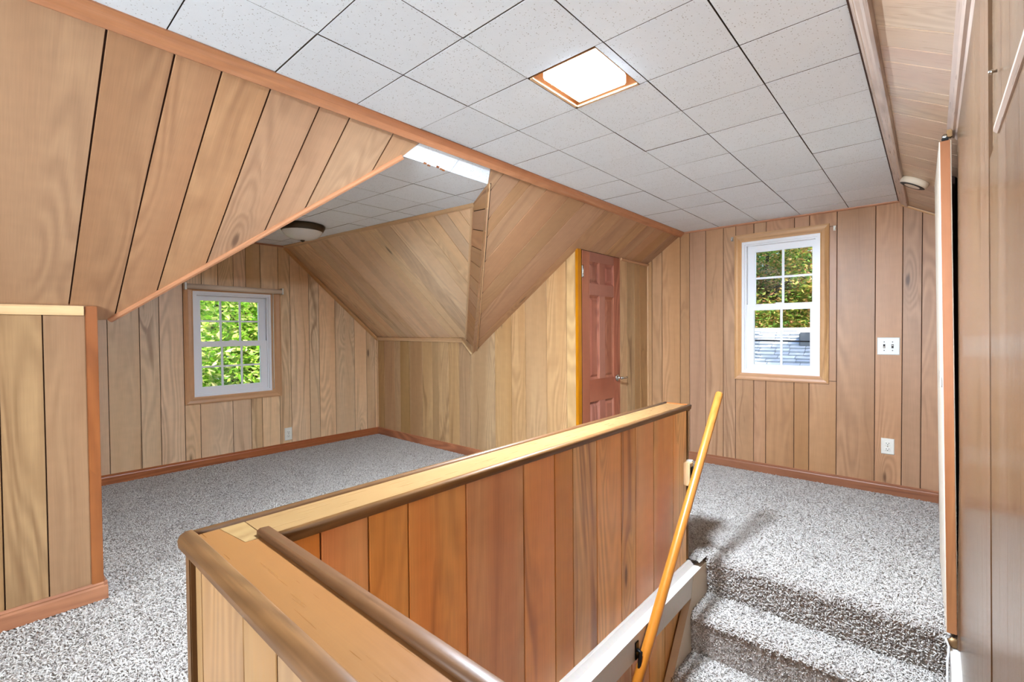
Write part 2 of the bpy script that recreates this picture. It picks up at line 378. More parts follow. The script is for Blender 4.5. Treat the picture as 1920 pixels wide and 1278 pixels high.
def lathe(name, C, axis, prof, mat, parent=None, seg=28):
    """prof: [(radius, height along axis)]"""
    C, ax = Vector(C), Vector(axis).normalized(); a = ax.orthogonal().normalized(); b_ = ax.cross(a); vs_, fs = [], []
    for r, h in prof:
        for k in range(seg): th = 2*math.pi*k/seg; vs_.append(C+ax*h+(a*math.cos(th)+b_*math.sin(th))*max(r, 1e-4))
    for i in range(len(prof)-1):
        for k in range(seg): fs.append((i*seg+k, i*seg+(k+1) % seg, (i+1)*seg+(k+1) % seg, (i+1)*seg+k))
    fs.append(tuple(range(seg))); fs.append(tuple(reversed(range((len(prof)-1)*seg, len(prof)*seg))))
    o = mk(name, vs_, fs, mat, parent)
    for p in o.data.polygons: p.use_smooth = len(p.vertices) == 4
    return o

# ------------------------------------------------------------------ measured geometry (metres from the lens)
ZC, ZF = .8911, -1.1668
XL, XR, YG, SL = -1.6744, -.1588, 4.2391, .7135
XK, YA, XK2, XD = -2.0288, 3.0481, -2.7424, -4.8067
YB = -2.3                                           # rear gable, behind the camera
YCOR = .337                                         # end of the left knee wall
T = .3048; Y0 = .3743
def zs(x): return ZC - SL*(XL-x)
def zdc(x): return .803 + (.874-.803)*(-1.8-x)/(-1.8-XD)     # dormer ceiling sags towards the room
DS = .885
SLN = Vector((SL, 0, -1)).normalized()              # normal of the left roof slope, into the room
sdir = Vector((-1, 0, -SL)).normalized(); sk = math.hypot(1, SL)

# ---- floor
fl = boxes('floor', [(XD-.1, -.912, YB-.1, YG+.1, ZF-.16, ZF-.012), (-.912, .9, 2.505, YG+.1, ZF-.16, ZF-.012), (-.912, .9, YB-.1, .30, ZF-.16, ZF-.012)], 'subfloor')
struct(fl, 'carpeted attic floor around the stair opening', 'floor')

# ---- walls
RX = .5
def rwx(z): return .0695 + (.6-z)*.011             # the right wall leans a little
# gable wall with the tall window
P = Plane((0, YG, 0), (1, 0, 0), (0, 0, 1), (0, -1, 0))
gpoly = [(XK, ZF-.15), (RX, ZF-.15), (RX, .866-.568*(RX+.154)), (XR, .872), (XR, ZC+.03), (XL, ZC+.03), (XK, zs(XK)+.03)]
W2 = (-1.186, -.630, -.353, .733)
W2c = (-1.241, -.573, -.409, .796)
wg = struct(backing('wall_gable', P, gpoly, W2), 'plank paneled gable wall holding the tall white window', 'wall')
gl_ = [XK, -1.986, -1.885, -1.712, -1.627, -1.484, -1.336, -1.236]; gr = [-.526, -.298, -.148, -.047, .09, .22, RX]
gm = [-1.236, -1.095, -1.004, -.803, -.702, -.526]
planks(P, gpoly, gl_, 'panel_tan', wg); planks(P, gpoly, gr, 'panel_tan', wg)
planks(P, gpoly, gm, 'panel_tan', wg, region=(-9, 9, W2c[3]-.02, 9)); planks(P, gpoly, gm, 'panel_tan', wg, region=(-9, 9, -9, W2c[2]+.02))
planks(P, gpoly, [W2c[1]-.02, -.526], 'panel_tan', wg, region=(-9, 9, W2c[2]+.024, W2c[3]-.024))
# dormer end wall with the six-over-six window
P = Plane((XD, 0, 0), (0, 1, 0), (0, 0, 1), (1, 0, 0))
dpoly = [(YCOR-.02, ZF-.15), (YA+.03, ZF-.15), (YA+.03, -.05), (2.009, .895), (1.09, .895), (YCOR-.02, .25)]
W1 = (1.219, 1.868, -.546, .383); W1c = (1.149, 1.957, -.609, .43)
wd = struct(backing('wall_dormer_end', P, dpoly, W1), 'plank paneled dormer end wall around the six over six window', 'wall')
planks(P, dpoly, [YCOR-.02, .5, .647, .847, .979, 1.149], 'panel_dormer_lifted', wd)
planks(P, dpoly, [1.149, 1.265, 1.523, 1.68, 1.778, 1.944], 'panel_dormer_lifted', wd, region=(-9, 9, -9, W1c[2]+.02))
planks(P, dpoly, [1.149, 1.29, 1.419, 1.545, 1.65, 1.78, 1.944], 'panel_dormer_lifted', wd, region=(-9, 9, W1c[3]-.03, 9))
planks(P, dpoly, [1.944, 2.056, 2.247, 2.352, 2.531, 2.756, 2.905, 3.008, YA+.03], 'panel_dormer_lifted', wd)
# dormer side wall running out under the main slope
P = Plane((0, YA, 0), (1, 0, 0), (0, 0, 1), (0, -1, 0))
apoly = [(XD-.02, ZF-.15), (XK+.0, ZF-.15), (XK+.0, zs(XK)+.03), (-3.18, -.15), (-3.37, -.02), (XD-.02, -.05)]
wa = struct(backing('wall_dormer_side', P, apoly), 'pale plank wall from the dormer corner to the red door', 'wall')
planks(P, apoly, [XD-.02, -4.673, -4.466, -4.365, -4.193, -3.971, -3.809, -3.71, -3.557, -3.4, -3.245, -2.92, -2.721, -2.561, -2.338, -2.139, XK], 'panel_pale', wa)
# closet (knee) wall with the red door
P = Plane((XK, 0, 0), (0, 1, 0), (0, 0, 1), (1, 0, 0))
kpoly = [(YA+.012, ZF-.15), (YG+.02, ZF-.15), (YG+.02, zs(XK)+.02), (YA+.012, zs(XK)+.02)]
wk = struct(backing('wall_closet', P, kpoly, (3.10, 3.70, ZF, .63), thick=.035), 'narrow olive plank wall right of the red door', 'wall')
planks(P, kpoly, [3.70, 3.829, 3.974, 4.079, YG+.02], 'panel_pale', wk)
# left knee wall
P = Plane((XK2, 0, 0), (0, 1, 0), (0, 0, 1), (1, 0, 0))
k2 = [(YB-.02, ZF-.15), (YCOR-.03, ZF-.15), (YCOR-.03, zs(XK2)+.01), (YB-.02, zs(XK2)+.01)]
wl = struct(backing('wall_knee_left', P, k2), 'low plank knee wall at the left edge under the slope', 'wall')
planks(P, k2, [YB-.02, -2.05, -1.83, -1.62, -1.5, -1.28, -1.0, -.86, -.62, -.4, -.26, -.1, .039, .165, YCOR-.034], 'panel_knee_darkened', wl)
# dormer left wall (hidden behind the knee wall's corner)
P = Plane((0, YCOR-.03, 0), (1, 0, 0), (0, 0, 1), (0, 1, 0))
lp = [(XD-.02, ZF-.15), (XK2-.012, ZF-.15), (XK2-.012, .115), (-2.84, .06), (XD-.02, .2)]
wl2 = struct(backing('wall_dormer_left', P, lp), 'dormer left side wall hidden behind the knee wall corner', 'wall')
planks(P, lp, [XD-.02, -4.5, -4.3, -4.0, -3.8, -3.5, -3.3, -3.0, XK2-.012], 'panel_dormer_lifted', wl2)
# rear gable behind the camera, with an opening added for the fill light
P = Plane((0, YB, 0), (1, 0, 0), (0, 0, 1), (0, 1, 0))
rp = [(XK2-.05, ZF-.15), (RX, ZF-.15), (RX, .5), (XR, ZC+.03), (XL, ZC+.03), (XK2-.05, zs(XK2))]
W3 = (-1.675, -.225, -.745, .505)
wr = struct(backing('wall_rear', P, rp, W3), 'plank paneled rear gable wall behind the viewpoint', 'wall')
for rg_ in ((-9, W3[0], -9, 9), (W3[1], 9, -9, 9), (W3[0], W3[1], W3[3], 9), (W3[0], W3[1], -9, W3[2])):
    planks(P, rp, [XK2-.05+i*.19 for i in range(18)], 'panel_tan', wr, region=rg_)

# ---- sloped and flat ceilings
P = Plane((XL, 0, ZC), (0, 1, 0), sdir, SLN)        # u = y, v = metres down the slope
def dn(x): return (XL-x)*sk
lpoly = [(YB-.02, 0), (1.352, 0), (1.284, dn(-1.799)), (.395, dn(-2.822)), (YCOR-.03, dn(-2.83)), (YCOR-.03, dn(XK2-.01)), (YB-.02, dn(XK2-.01))]
sl1 = struct(backing('ceiling_slope_left', P, lpoly, thick=.03), 'wide plank roof slope at the upper left of the dormer opening', 'ceiling')
planks(P, [(YB-.02, 0), (1.352, 0), (1.284, dn(-1.799)), (.395, dn(-2.822)), (YCOR-.03, dn(-2.83)), (YB-.02, dn(-2.83))],
       [YB-.02, -2.0, -1.8, -1.55, -1.4, -1.16, -.97, -.8, -.55, -.38, -.12, .0], 'panel_slope', sl1, region=(-9, 9, -9, dn(XK2)))
planks(P, lpoly, [0, .247, .406, .534, .685, .862, .985, 1.187, 1.324, 1.36], 'panel_slope', sl1, gap=.0055)
rpoly = [(1.75, 0), (1.835, dn(-1.798)), (3.09, dn(-3.205)), (YA+.0, dn(-3.205)), (YA+.0, dn(XK)), (YG+.02, dn(XK)), (YG+.02, 0)]
rpoly = [(1.75, 0), (1.835, dn(-1.798)), (YA+.0, dn(-3.205)), (YA+.0, dn(XK)+.0), (YG+.02, dn(XK)), (YG+.02, 0)]
rback = [(1.83, 0), (1.915, dn(-1.798)), (YA, dn(-3.12)), (YA, dn(XK)), (YG+.02, dn(XK)), (YG+.02, 0)]
sl2 = struct(backing('ceiling_slope_far', P, rback, thick=.03), 'plank roof slope between the dormer reveal and the gable', 'ceiling')
planks(P, rpoly, [1.75, 1.884, 2.022, 2.12, 2.268, 2.495, 2.682, 2.947, 3.06], 'panel_slope', sl2)
planks(P, rpoly, [3.06, 3.2, 3.437, 3.607, 3.78, 3.92, 4.08, YG+.02], 'panel_slope', sl2)
# strip of tile between the main ceiling trim and the dormer ceiling
st = struct(mk('ceiling_header', *prism(P, [[(1.37, dn(-1.70)), (1.752, dn(-1.70)), (1.835, dn(-1.798)), (1.284, dn(-1.798))]], -.006, -.04), 'groove'), 'tiled header strip over the dormer opening', 'ceiling')
for pl4 in ([(1.352, dn(-1.685)), (1.57, dn(-1.685)), (1.567, dn(-1.799)), (1.284, dn(-1.799))], [(1.573, dn(-1.685)), (1.75, dn(-1.685)), (1.835, dn(-1.799)), (1.570, dn(-1.799))]):
    v_, f_ = prism(P, [pl4], -.001, -.006); mk('ceiling_tile', v_, f_, 'acoustic_tile', st, [q for q in pl4]*2)
for q in ((1.40, .145), (1.425, .15), (1.475, .142), (1.50, .148), (1.515, .15)):    # chipped spots at the header's lower edge
    v_, f_ = prism(P, [[(q[0], q[1]), (q[0]+.018, q[1]+.002), (q[0]+.02, q[1]+.009), (q[0]+.004, q[1]+.011)]], .0006, -.001); mk('chip', v_, f_, 'corner_brown', st)
# dormer right slope
nd = Vector((0, -DS, -1)).normalized(); dd = Vector((0, 1, -DS)).normalized(); dk_ = math.hypot(1, DS)
P = Plane((0, 2.009, .874), (1, 0, 0), dd, nd)
def dz(y): return (y-2.009)*dk_
dspoly = [(XD-.02, -.01), (-2.10, dz(2.05)), (-2.154, dz(2.068)), (-3.336, dz(3.09)), (-3.34, dz(YA+.04)), (XD-.02, dz(YA+.04))]
sl3 = struct(backing('ceiling_dormer_slope', P, dspoly, thick=.03), 'sloped plank dormer ceiling with pale diagonal boards', 'ceiling')
planks(P, dspoly, [XD-.02, -4.68, -4.57, -4.47, -4.358, -4.22, -4.12, -4.007, -3.817, -3.689, -3.504, -3.38, -3.25, -3.082, -2.864, -2.741, -2.571, -2.441, -2.319, -2.09], 'panel_dslope_lifted', sl3)
# reveal between dormer slope and main slope
A0, A1, A2, A3 = V(-1.798, 1.835, .803), V(-3.215, 3.1, -.208), V(-3.336, 3.092, -.088), V(-2.154, 2.068, .822)
nr = (A1-A0).cross(A3-A0).normalized(); nr = nr if nr.dot(-A0) > 0 else -nr
rv = struct(mk('ceiling_reveal', [A0-nr*.012, A1-nr*.012, A2-nr*.012, A3-nr*.012, A0+V(.02, .03, .02), A1+V(.02, .03, .02), A2+V(-.02, .03, .02), A3+V(-.02, .03, .02)],
    [(0, 1, 2, 3), (7, 6, 5, 4), (0, 4, 5, 1), (1, 5, 6, 2), (2, 6, 7, 3), (3, 7, 4, 0)], 'groove'), 'tapering plank reveal at the right edge of the dormer opening', 'ceiling')
nr = (A1-A0).cross(A3-A0).normalized(); nr = nr if nr.dot(-A0) > 0 else -nr
def rvp(s, q): return (A0.lerp(A1, s)).lerp(A3.lerp(A2, s), q)
for i in range(11):                                  # short boards laid across the reveal on a slant
    s0, s1 = i/11, (i+1)/11; k = .045
    cl = lambda s: min(max(s, 0), 1)
    qd = [rvp(cl(s0+.002), -.08), rvp(cl(s1-.002), -.08), rvp(cl(s1-.002-k), 1), rvp(cl(s0+.002-k), 1)]
    if i == 10: qd.insert(2, rvp(1, 0)); qd.insert(3, rvp(1, 1)); qd = [rvp(s0+.002, -.08), rvp(1, -.08), rvp(1, 1), rvp(s0+.002-k, 1)]
    mk('plank', [p+nr*.004 for p in qd]+[p-nr*.002 for p in qd], [(0, 1, 2, 3), (7, 6, 5, 4)]+[(j, (j+1) % 4, 4+(j+1) % 4, 4+j) for j in range(4)], 'panel_tan', rv,
       [(0, 0), (.12, 0), (.12, .2), (0, .2)]*2)
# dormer left slope (seen only from a step aside)
Q = [V(-1.80, 1.284, .80), V(-2.83, .39, .07), V(XD, .33, .17), V(XD, 1.09, .875), V(-2.15, 1.04, .82)]
sl4 = struct(mk('ceiling_dormer_left', [q for q in Q]+[q+V(0, -.03, .03) for q in Q], [(0, 1, 2, 3, 4), (9, 8, 7, 6, 5)]+[(i, (i+1) % 5, 5+(i+1) % 5, 5+i) for i in range(5)], 'panel_pale'), 'dormer left slope hidden behind the wide planks', 'ceiling')
# right slope
RT = .568
P = Plane((-.154, 0, .866), (0, 1, 0), Vector((1, 0, -RT)), Vector((-RT, 0, -1)))
rk = math.hypot(1, RT); rsp = [(YB-.02, -.01), (YG+.02, -.01), (YG+.02, .7), (YB-.02, .7)]
sl5 = struct(backing('ceiling_slope_right', P, [(YB-.02, -.03), (YG+.02, -.03), (YG+.02, .72), (YB-.02, .72)], thick=.03), 'narrow pinkish plank slope along the upper right', 'ceiling')
planks(P, rsp, [YB-.02, -2, -1.6, -1.3, -.9, -.6, -.2, .1, .4, .62, .9, 1.1, 1.33, 1.5, 1.671, 1.797, 1.902, 2.102, 2.203, 2.38, 2.607, 2.762, 2.955, 3.132, 3.28, 3.46, 3.6, 3.8, 3.95, 4.1, YG+.02], 'panel_pink', sl5, gap=.003)
# flat tiled ceiling
ce = struct(boxes('ceiling', [(XL-.06, -1.061, YB-.05, YG+.05, ZC+.012, ZC+.05), (-.79, XR+.05, YB-.05, YG+.05, ZC+.012, ZC+.05),
    (-1.061, -.79, YB-.05, 1.297, ZC+.012, ZC+.05), (-1.061, -.79, 1.592, YG+.05, ZC+.012, ZC+.05)], 'dark_slot'), 'flat ceiling of square white acoustic tiles', 'ceiling')
def tile_mesh(name, x0, x1, y0, y1, c=.0005, th=.012):
    a, b_ = (x1-x0)/2, (y1-y0)/2; rows = [(a-c, b_-c, 0), (a, b_, c), (a, b_, th)]
    vs_ = [(sx*p, sy*q, z) for p, q, z in rows for sx, sy in ((-1, -1), (1, -1), (1, 1), (-1, 1))]
    fs = [(3, 2, 1, 0), (8, 9, 10, 11)] + [(k*4+i, k*4+(i+1) % 4, k*4+4+(i+1) % 4, k*4+4+i) for k in (0, 1) for i in range(4)]
    me = bpy.data.meshes.new(name); me.from_pydata(vs_, [], fs); me.materials.append(MATS['acoustic_tile']); me.materials.append(MATS['tile_edge']); ul = me.uv_layers.new(name='UVMap')
    for p in me.polygons:
        if p.index >= 6: p.material_index = 1
        for li in p.loop_indices: q = me.vertices[me.loops[li].vertex_index].co; ul.data[li].uv = (q.x, q.y)
    bm = bmesh.new(); bm.from_mesh(me); bmesh.ops.recalc_face_normals(bm, faces=bm.faces); bm.to_mesh(me); bm.free(); return me
G = .0038; TM = tile_mesh('ceiling_tile', G/2, T-G/2, G/2, T-G/2)
j0 = math.floor((YB-Y0)/T); j1 = math.ceil((YG-Y0)/T)
TMC = {}
for j in range(j0, j1):
    for i in range(5):
        xa, xb = XL+i*T, min(XL+(i+1)*T, XR+.005); ya, yb = max(Y0+j*T, YB), min(Y0+(j+1)*T, YG)
        if i == 2 and j == 3: continue                # the light fitting's bay
        key = (round(xb-xa, 3), round(yb-ya, 3))
        if key not in TMC: TMC[key] = tile_mesh('ceiling_tile', xa+G/2, xb-G/2, ya+G/2, yb-G/2)
        o = bpy.data.objects.new('ceiling_tile', TMC[key]); link(o, ce, V((xa+xb)/2, (ya+yb)/2, ZC+ZO+random.uniform(-.0012, .0006)))
        o.rotation_euler = (random.uniform(-.003, .003), random.uniform(-.003, .003), 0)
# the light bay: narrow tile offcuts round the pan
for q in ((-.791, -.762, Y0+3*T+.001, Y0+4*T-.001),):
    o = bpy.data.objects.new('ceiling_tile', tile_mesh('ceiling_tile', *q)); link(o, ce, V((q[0]+q[1])/2, (q[2]+q[3])/2, ZC+ZO))
# dormer ceiling: tilted tiles
dpl = [(XD-.02, 1.08), (-2.15, 1.05), (-1.798, 1.284), (-1.798, 1.835), (-2.12, 2.085), (XD-.02, 2.012)]
slope_x = (zdc(XD)-zdc(-1.8))/(XD+1.8)
P = Plane((-1.8, 0, .803), Vector((1, 0, slope_x)), (0, 1, 0), Vector((slope_x, 0, -1)))
dpp = [(x+1.8, y) for x, y in dpl]
cd_ = struct(backing('ceiling_dormer', P, dpp, thick=.02, mat='dark_slot'), 'small tiled ceiling inside the dormer', 'ceiling')
yc0 = 1.57
for i in range(11):
    for j in range(-3, 3):
        pc = box_clip(dpp, -.002-(i+1)*T+.002, -.002-i*T-.002, yc0+j*T+.002, yc0+(j+1)*T-.002)
        if pc and area(pc) > 1e-3:
            v_, f_ = prism(P, [pc], random.uniform(-.001, 0), -TH); o = mk('ceiling_tile', v_, f_, 'acoustic_tile', cd_, pc*2); o.data.materials.append(MATS['tile_edge'])
            for p in o.data.polygons: p.material_index = 0 if abs(p.normal.z) > .5 else 1

# ---- trims along the ceilings
def trimtag(o, label): return struct(o, label, 'trim')
cove = [(0, 0), (.034, 0), (.036, .004), (.028, .012), (.018, .016), (.014, .022), (0, .024)]
def slopeface(x, off=0): return V(x, 0, zs(x))
# main left trim: rides on the slope just under the ceiling
A = V(XL, YB, ZC-.001); Bp = V(XL, YG, ZC-.001)
trimtag(bar('trim_1', A, Bp, (1, 0, 0), (0, 0, -1), [(-.04, .03+.0), (.004, 0), (.006, .006), (-.002, .016), (-.016, .024), (-.024, .034), (-.036, .042), (-.044, .040)], 'trim_orange'), 'long orange moulding where the left slope meets the tiles')
trimtag(bar('trim_2', V(XR, YB, ZC), V(XR, YG, ZC), (1, 0, 0), (0, 0, -1), [(-.010, -.004), (-.012, .008), (-.002, .020), (.004, .034), (.014, .040), (.022, .050), (.032, .054), (.040, .046), (.03, 0)], 'trim_grey'), 'worn moulding between the tiles and the right slope')
trimtag(bar('trim_3', V(XL, YG, ZC), V(XR, YG, ZC), (0, -1, 0), (0, 0, -1), quarter(.014), 'trim_orange'), 'thin moulding along the top of the gable wall')
# left dormer cut edge
E0, E1 = V(-1.799, 1.284, .802), V(-2.822, .392, .072)
ax = (E1-E0).normalized(); inp = SLN.cross(ax).normalized(); inp = inp if inp.y > 0 else -inp
trimtag(bar('trim_4', E0, E1, inp, SLN, [(-.012, -.004), (-.012, .008), (-.004, .013), (.006, .012), (.014, .004), (.016, -.02), (.004, -.022)], 'trim_orange'), 'slanting edge moulding on the wide planks at the dormer opening')
# reveal edge strips
trimtag(bar('trim_5', A0, A1, nr, SLN, [(-.01, -.004), (.004, -.004), (.006, .004), (-.002, .007), (-.012, .006)], 'trim_pale'), 'outer edge strip of the dormer reveal')
trimtag(bar('trim_6', A3+nr*.004, A2+nr*.004, nr, (A0-A3), [(-.008, -.02), (.010, -.018), (.014, -.008), (.009, 0), (.012, .007), (.006, .014), (-.008, .016)], 'trim_pale'), 'double bead strip inside the dormer reveal')
trimtag(bar('trim_7', V(XD, 2.009, zdc(XD)-.0), V(-2.15, 2.075, zdc(-2.15)+.004), (0, -1, 0), (0, 0, -1), [(-.012, .006), (.016, 0), (.018, .006), (.004, .02), (-.012, .024)], 'trim_pale'), 'pale moulding where the dormer slope meets its ceiling')
trimtag(bar('trim_8', V(XD, YA, -.068), V(-3.335, YA, -.078), (0, -1, 0), (0, 0, 1), [(0, -.016), (.012, -.014), (.018, 0), (.03, .016), (.022, .022), (0, .01)], 'trim_pale'), 'moulding along the foot of the dormer slope')
trimtag(bar('trim_9', V(-3.336, YA-.002, -.082), V(-3.205, YA-.002, -.2), (0, -1, 0), V(-1, 0, -1), [(0, -.004), (.012, -.004), (.014, .006), (.008, .014), (0, .014)], 'trim_pale'), 'short slanted strip under the dormer reveal')
trimtag(bar('trim_10', V(XD, 2.012, .862), V(XD, YA, -.062), (1, 0, 0), (0, -DS, -1), [(0, -.004), (.022, -.004), (.018, .01), (.024, .016), (.012, .026), (0, .026)], 'casing'), 'slanting moulding on the dormer end wall')
trimtag(bar('trim_11', V(XD, 1.1, zdc(XD)-.002), V(XD, 2.01, zdc(XD)-.002), (1, 0, 0), (0, 0, -1), quarter(.014), 'trim_orange'), 'thin moulding over the dormer end wall')
trimtag(bar('trim_12', V(XK2, YB, zs(XK2)-.006), V(XK2, YCOR-.045, zs(XK2)-.006), (1, 0, 0), (0, 0, -1), [(0, -.002), (.008, -.004), (.014, .008), (.010, .026), (.006, .036), (0, .036)], 'trim_pale'), 'pale rail along the top of the left knee wall')
trimtag(bar('trim_13', V(XK, 3.715, zs(XK)-.004), V(XK, YG, zs(XK)-.004), (1, 0, 0), (0, 0, -1), [(0, -.012), (.016, -.002), (.018, .006), (.008, .016), (0, .018)], 'casing'), 'short moulding above the olive planks beside the red door')
trimtag(bar('trim_14', V(-.154, YG, .862), V(.09, YG, .862-RT*.244), (0, -1, 0), (-RT, 0, -1), quarter(.012), 'trim_pale'), 'thin slanting moulding at the top right of the gable wall')
# corner board at the end of the left knee wall
cb = trimtag(bbox('trim_15', XK2-.03, XK2+.006, YCOR-.04, YCOR, ZF, .128, 'corner_brown', bevel=.002, uvax=3), 'red-brown corner board ending the left knee wall')
# door jamb strip
trimtag(bbox('trim_16', XK-.02, XK+.006, YA-.008, YA+.04, ZF, zs(XK)+.0, 'jamb_orange', bevel=.002, uvax=3), 'bright orange corner strip beside the red door')
# inside corner strips
trimtag(bar('trim_17', V(XD, YA, ZF), V(XD, YA, -.07), (1, 0, 0), (0, -1, 0), quarter(.012), 'casing'), 'slim upright strip in the dormer corner')
trimtag(bar('trim_18', V(XK, YG, ZF), V(XK, YG, zs(XK)), (1, 0, 0), (0, -1, 0), quarter(.01), 'casing'), 'slim upright strip in the corner right of the red door')

# ---- baseboards
bprof = [(0, 0), (.014, 0), (.014, .056), (.011, .064), (.012, .070), (.004, .078), (0, .078)]
def baseb(name, A, B_, side, label): return struct(bar(name, A, B_, side, (0, 0, 1), bprof, 'baseboard'), label, 'baseboard')
baseb('baseboard_gable', (XK, YG, ZF), (.045, YG, ZF), (0, -1, 0), 'reddish baseboard under the gable window wall')
baseb('baseboard_dormer_end', (XD, YCOR, ZF), (XD, YA, ZF), (1, 0, 0), 'reddish baseboard under the six over six window')
baseb('baseboard_dormer_side', (XD, YA, ZF), (XK, YA, ZF), (0, -1, 0), 'reddish baseboard along the pale dormer side wall')
baseb('baseboard_left', (XK2, YB, ZF), (XK2, YCOR+.012, ZF), (1, 0, 0), 'reddish baseboard on the left knee wall')
baseb('baseboard_closet', (XK, 3.71, ZF), (XK, YG, ZF), (1, 0, 0), 'short baseboard right of the red door')
baseb('baseboard_return', (XK2-.25, YCOR, ZF), (XK2+.012, YCOR, ZF), (0, 1, 0), 'baseboard return round the left knee wall corner')

# ------------------------------------------------------------------ windows
def window(name, pl, fr, cs, up_g, lo_g, cols_u, rows_u, cols_l, rows_l, label, full_top=True):
    """fr: frame rect, cs: casing outer rect, up_g/lo_g: glass rects; pl has N into the room"""
    base = pl.at((fr[0]+fr[1])/2, fr[2])
    root = empty(name, base, label, 'window', kind='structure')
    def pbox(nm, u0, u1, v0, v1, d0, d1, mat, par, bev=.0):
        v_, f_ = prism(pl, [[(u0, v0), (u1, v0), (u1, v1), (u0, v1)]], d0, d1)
        return mk(nm, v_, f_, mat, par)
    def ring(nm, o, i, d0, d1, mat, par):
        ou = [(o[0], o[2]), (o[1], o[2]), (o[1], o[3]), (o[0], o[3])]; iu = [(i[0], i[2]), (i[1], i[2]), (i[1], i[3]), (i[0], i[3])]
        vs_ = [pl.at(u, v, d) for d in (d0, d1) for rg in (ou, iu) for u, v in rg]; fs = []
        for k in range(4):
            n = (k+1) % 4
            fs += [(k, n, 4+n, 4+k), (8+k, 12+k, 12+n, 8+n), (k, 8+k, 8+n, n), (4+k, 4+n, 12+n, 12+k)]
        return mk(nm, vs_, fs, mat, par)
    f0, f1, f2, f3 = fr
    ring('frame', fr, (f0+.022, f1-.022, f2+.022, f3-.022), .008, -.1, 'white_vinyl', root)
    ring('frame_lip', (f0+.018, f1-.018, f2+.018, f3-.018), (f0+.034, f1-.034, f2+.032, f3-.034), -.004, -.1, 'white_vinyl', root)
    # casing: four mitred boards
    cprof = lambda wd_: [(0, 0), (wd_, 0), (wd_, .014), (wd_-.012, .018), (wd_*.5, .013), (.01, .016), (0, .012)]
    wl_, wr_, wb_, wt_ = f0-cs[0], cs[1]-f1, f2-cs[2], cs[3]-f3
    U, W_, N = pl.U, pl.W, pl.N
    bar('casing', pl.at(f0, f2), pl.at(f0, f3), -U, N, cprof(wl_), 'casing', root, -wb_/wl_, wt_/wl_)
    bar('casing', pl.at(f1, f2), pl.at(f1, f3), U, N, cprof(wr_), 'casing', root, -wb_/wr_, wt_/wr_)
    bar('casing', pl.at(f0, f2), pl.at(f1, f2), -W_, N, cprof(wb_), 'casing', root, -wl_/wb_, wr_/wb_)
    if full_top: bar('casing', pl.at(f0, f3), pl.at(f1, f3), W_, N, cprof(wt_), 'casing', root, -wl_/wt_, wr_/wt_)
    mid = (up_g[2]+lo_g[3])/2
    def sash(g, o, d, nc, nr_):
        s = ring('sash', o, g, d, d-.028, 'white_vinyl', root)
        gw, gh = (g[1]-g[0]), (g[3]-g[2]); mw = .008
        for i in range(1, nc): u = g[0]+gw*i/nc; pbox('muntin', u-mw, u+mw, g[2], g[3], d-.008, d-.02, 'white_vinyl', s)
        for i in range(1, nr_): v = g[2]+gh*i/nr_; pbox('muntin', g[0], g[1], v-mw, v+mw, d-.009, d-.019, 'white_vinyl', s)
        for i in range(nc):
            for j in range(nr_):
                a = g[0]+gw*i/nc+(mw if i else 0); b_ = g[0]+gw*(i+1)/nc-(mw if i < nc-1 else 0)
                c = g[2]+gh*j/nr_+(mw if j else 0); e = g[2]+gh*(j+1)/nr_-(mw if j < nr_-1 else 0)
                pbox('pane', a, b_, c, e, d-.012, d-.015, 'pane_glass', s)
        return s
    sash(up_g, (f0+.028, f1-.028, mid-.018, f3-.028), -.045, cols_u, rows_u)
    ls = sash(lo_g, (f0+.03, f1-.03, f2+.024, mid+.026), -.012, cols_l, rows_l)
    pbox('sash_lock', (f0+f1)/2-.03, (f0+f1)/2+.03, mid+.026, mid+.034, -.016, -.036, 'white_vinyl', root)
    return root
P = Plane((XD, 0, 0), (0, 1, 0), (0, 0, 1), (1, 0, 0))
window('window_1', P, W1, W1c, (1.29, 1.775, -.062, .305), (1.286, 1.775, -.465, -.11), 3, 2, 3, 2, 'white six over six double hung window in the dormer')
P = Plane((0, YG, 0), (1, 0, 0), (0, 0, 1), (0, -1, 0))
window('window_2', P, W2, W2c, (-1.095, -.69, .213, .648), (-1.096, -.698, -.279, .165), 2, 2, 2, 1, 'tall white double hung window in the gable wall')
P = Plane((0, YB, 0), (1, 0, 0), (0, 0, 1), (0, 1, 0))
window('added_window', P, W3, (W3[0]-.06, W3[1]+.06, W3[2]-.06, W3[3]+.06), (W3[0]+.07, W3[1]-.07, -.09, W3[3]-.07), (W3[0]+.07, W3[1]-.07, W3[2]+.07, -.14), 3, 1, 3, 1, 'wide rear window added behind the viewpoint for fill light')  # unseen window, added to let the fill light in
# roller shade over window 1
rs = empty('roller_shade', (XD+.03, 1.56, .40), 'rolled-up cream roller shade over the six over six window', 'roller shade')
tube('roller', [(XD+.042, 1.168, .418), (XD+.042, 1.955, .412)], .023, 'roller_cloth', rs, 16)
for yy in (1.158, 1.962): bbox('bracket', XD+.012, XD+.066, yy-.007, yy+.007, .388, .446, 'plate', rs, .001)
tube('hem_cord', [(XD+.024, 1.885, .40), (XD+.02, 1.884, -.2), (XD+.02, 1.882, -.53)], .004, 'plate', rs, 6)
for xx, zz, lb in ((-1.263, .772, 'small silver shade bracket left of the gable window'), (-.541, .757, 'small silver shade bracket right of the gable window')):
    bk = empty('shade_bracket', (xx, YG-.01, zz-.02), lb, 'bracket', 'shade brackets beside the gable window')
    bbox('plate', xx-.008, xx+.008, YG-.004, YG, zz-.018, zz+.018, 'nickel' if xx < -1 else 'plate', bk)
    bbox('cup', xx-.006, xx+.006, YG-.022, YG-.004, zz-.014, zz+.006, 'nickel' if xx < -1 else 'plate', bk, .001)

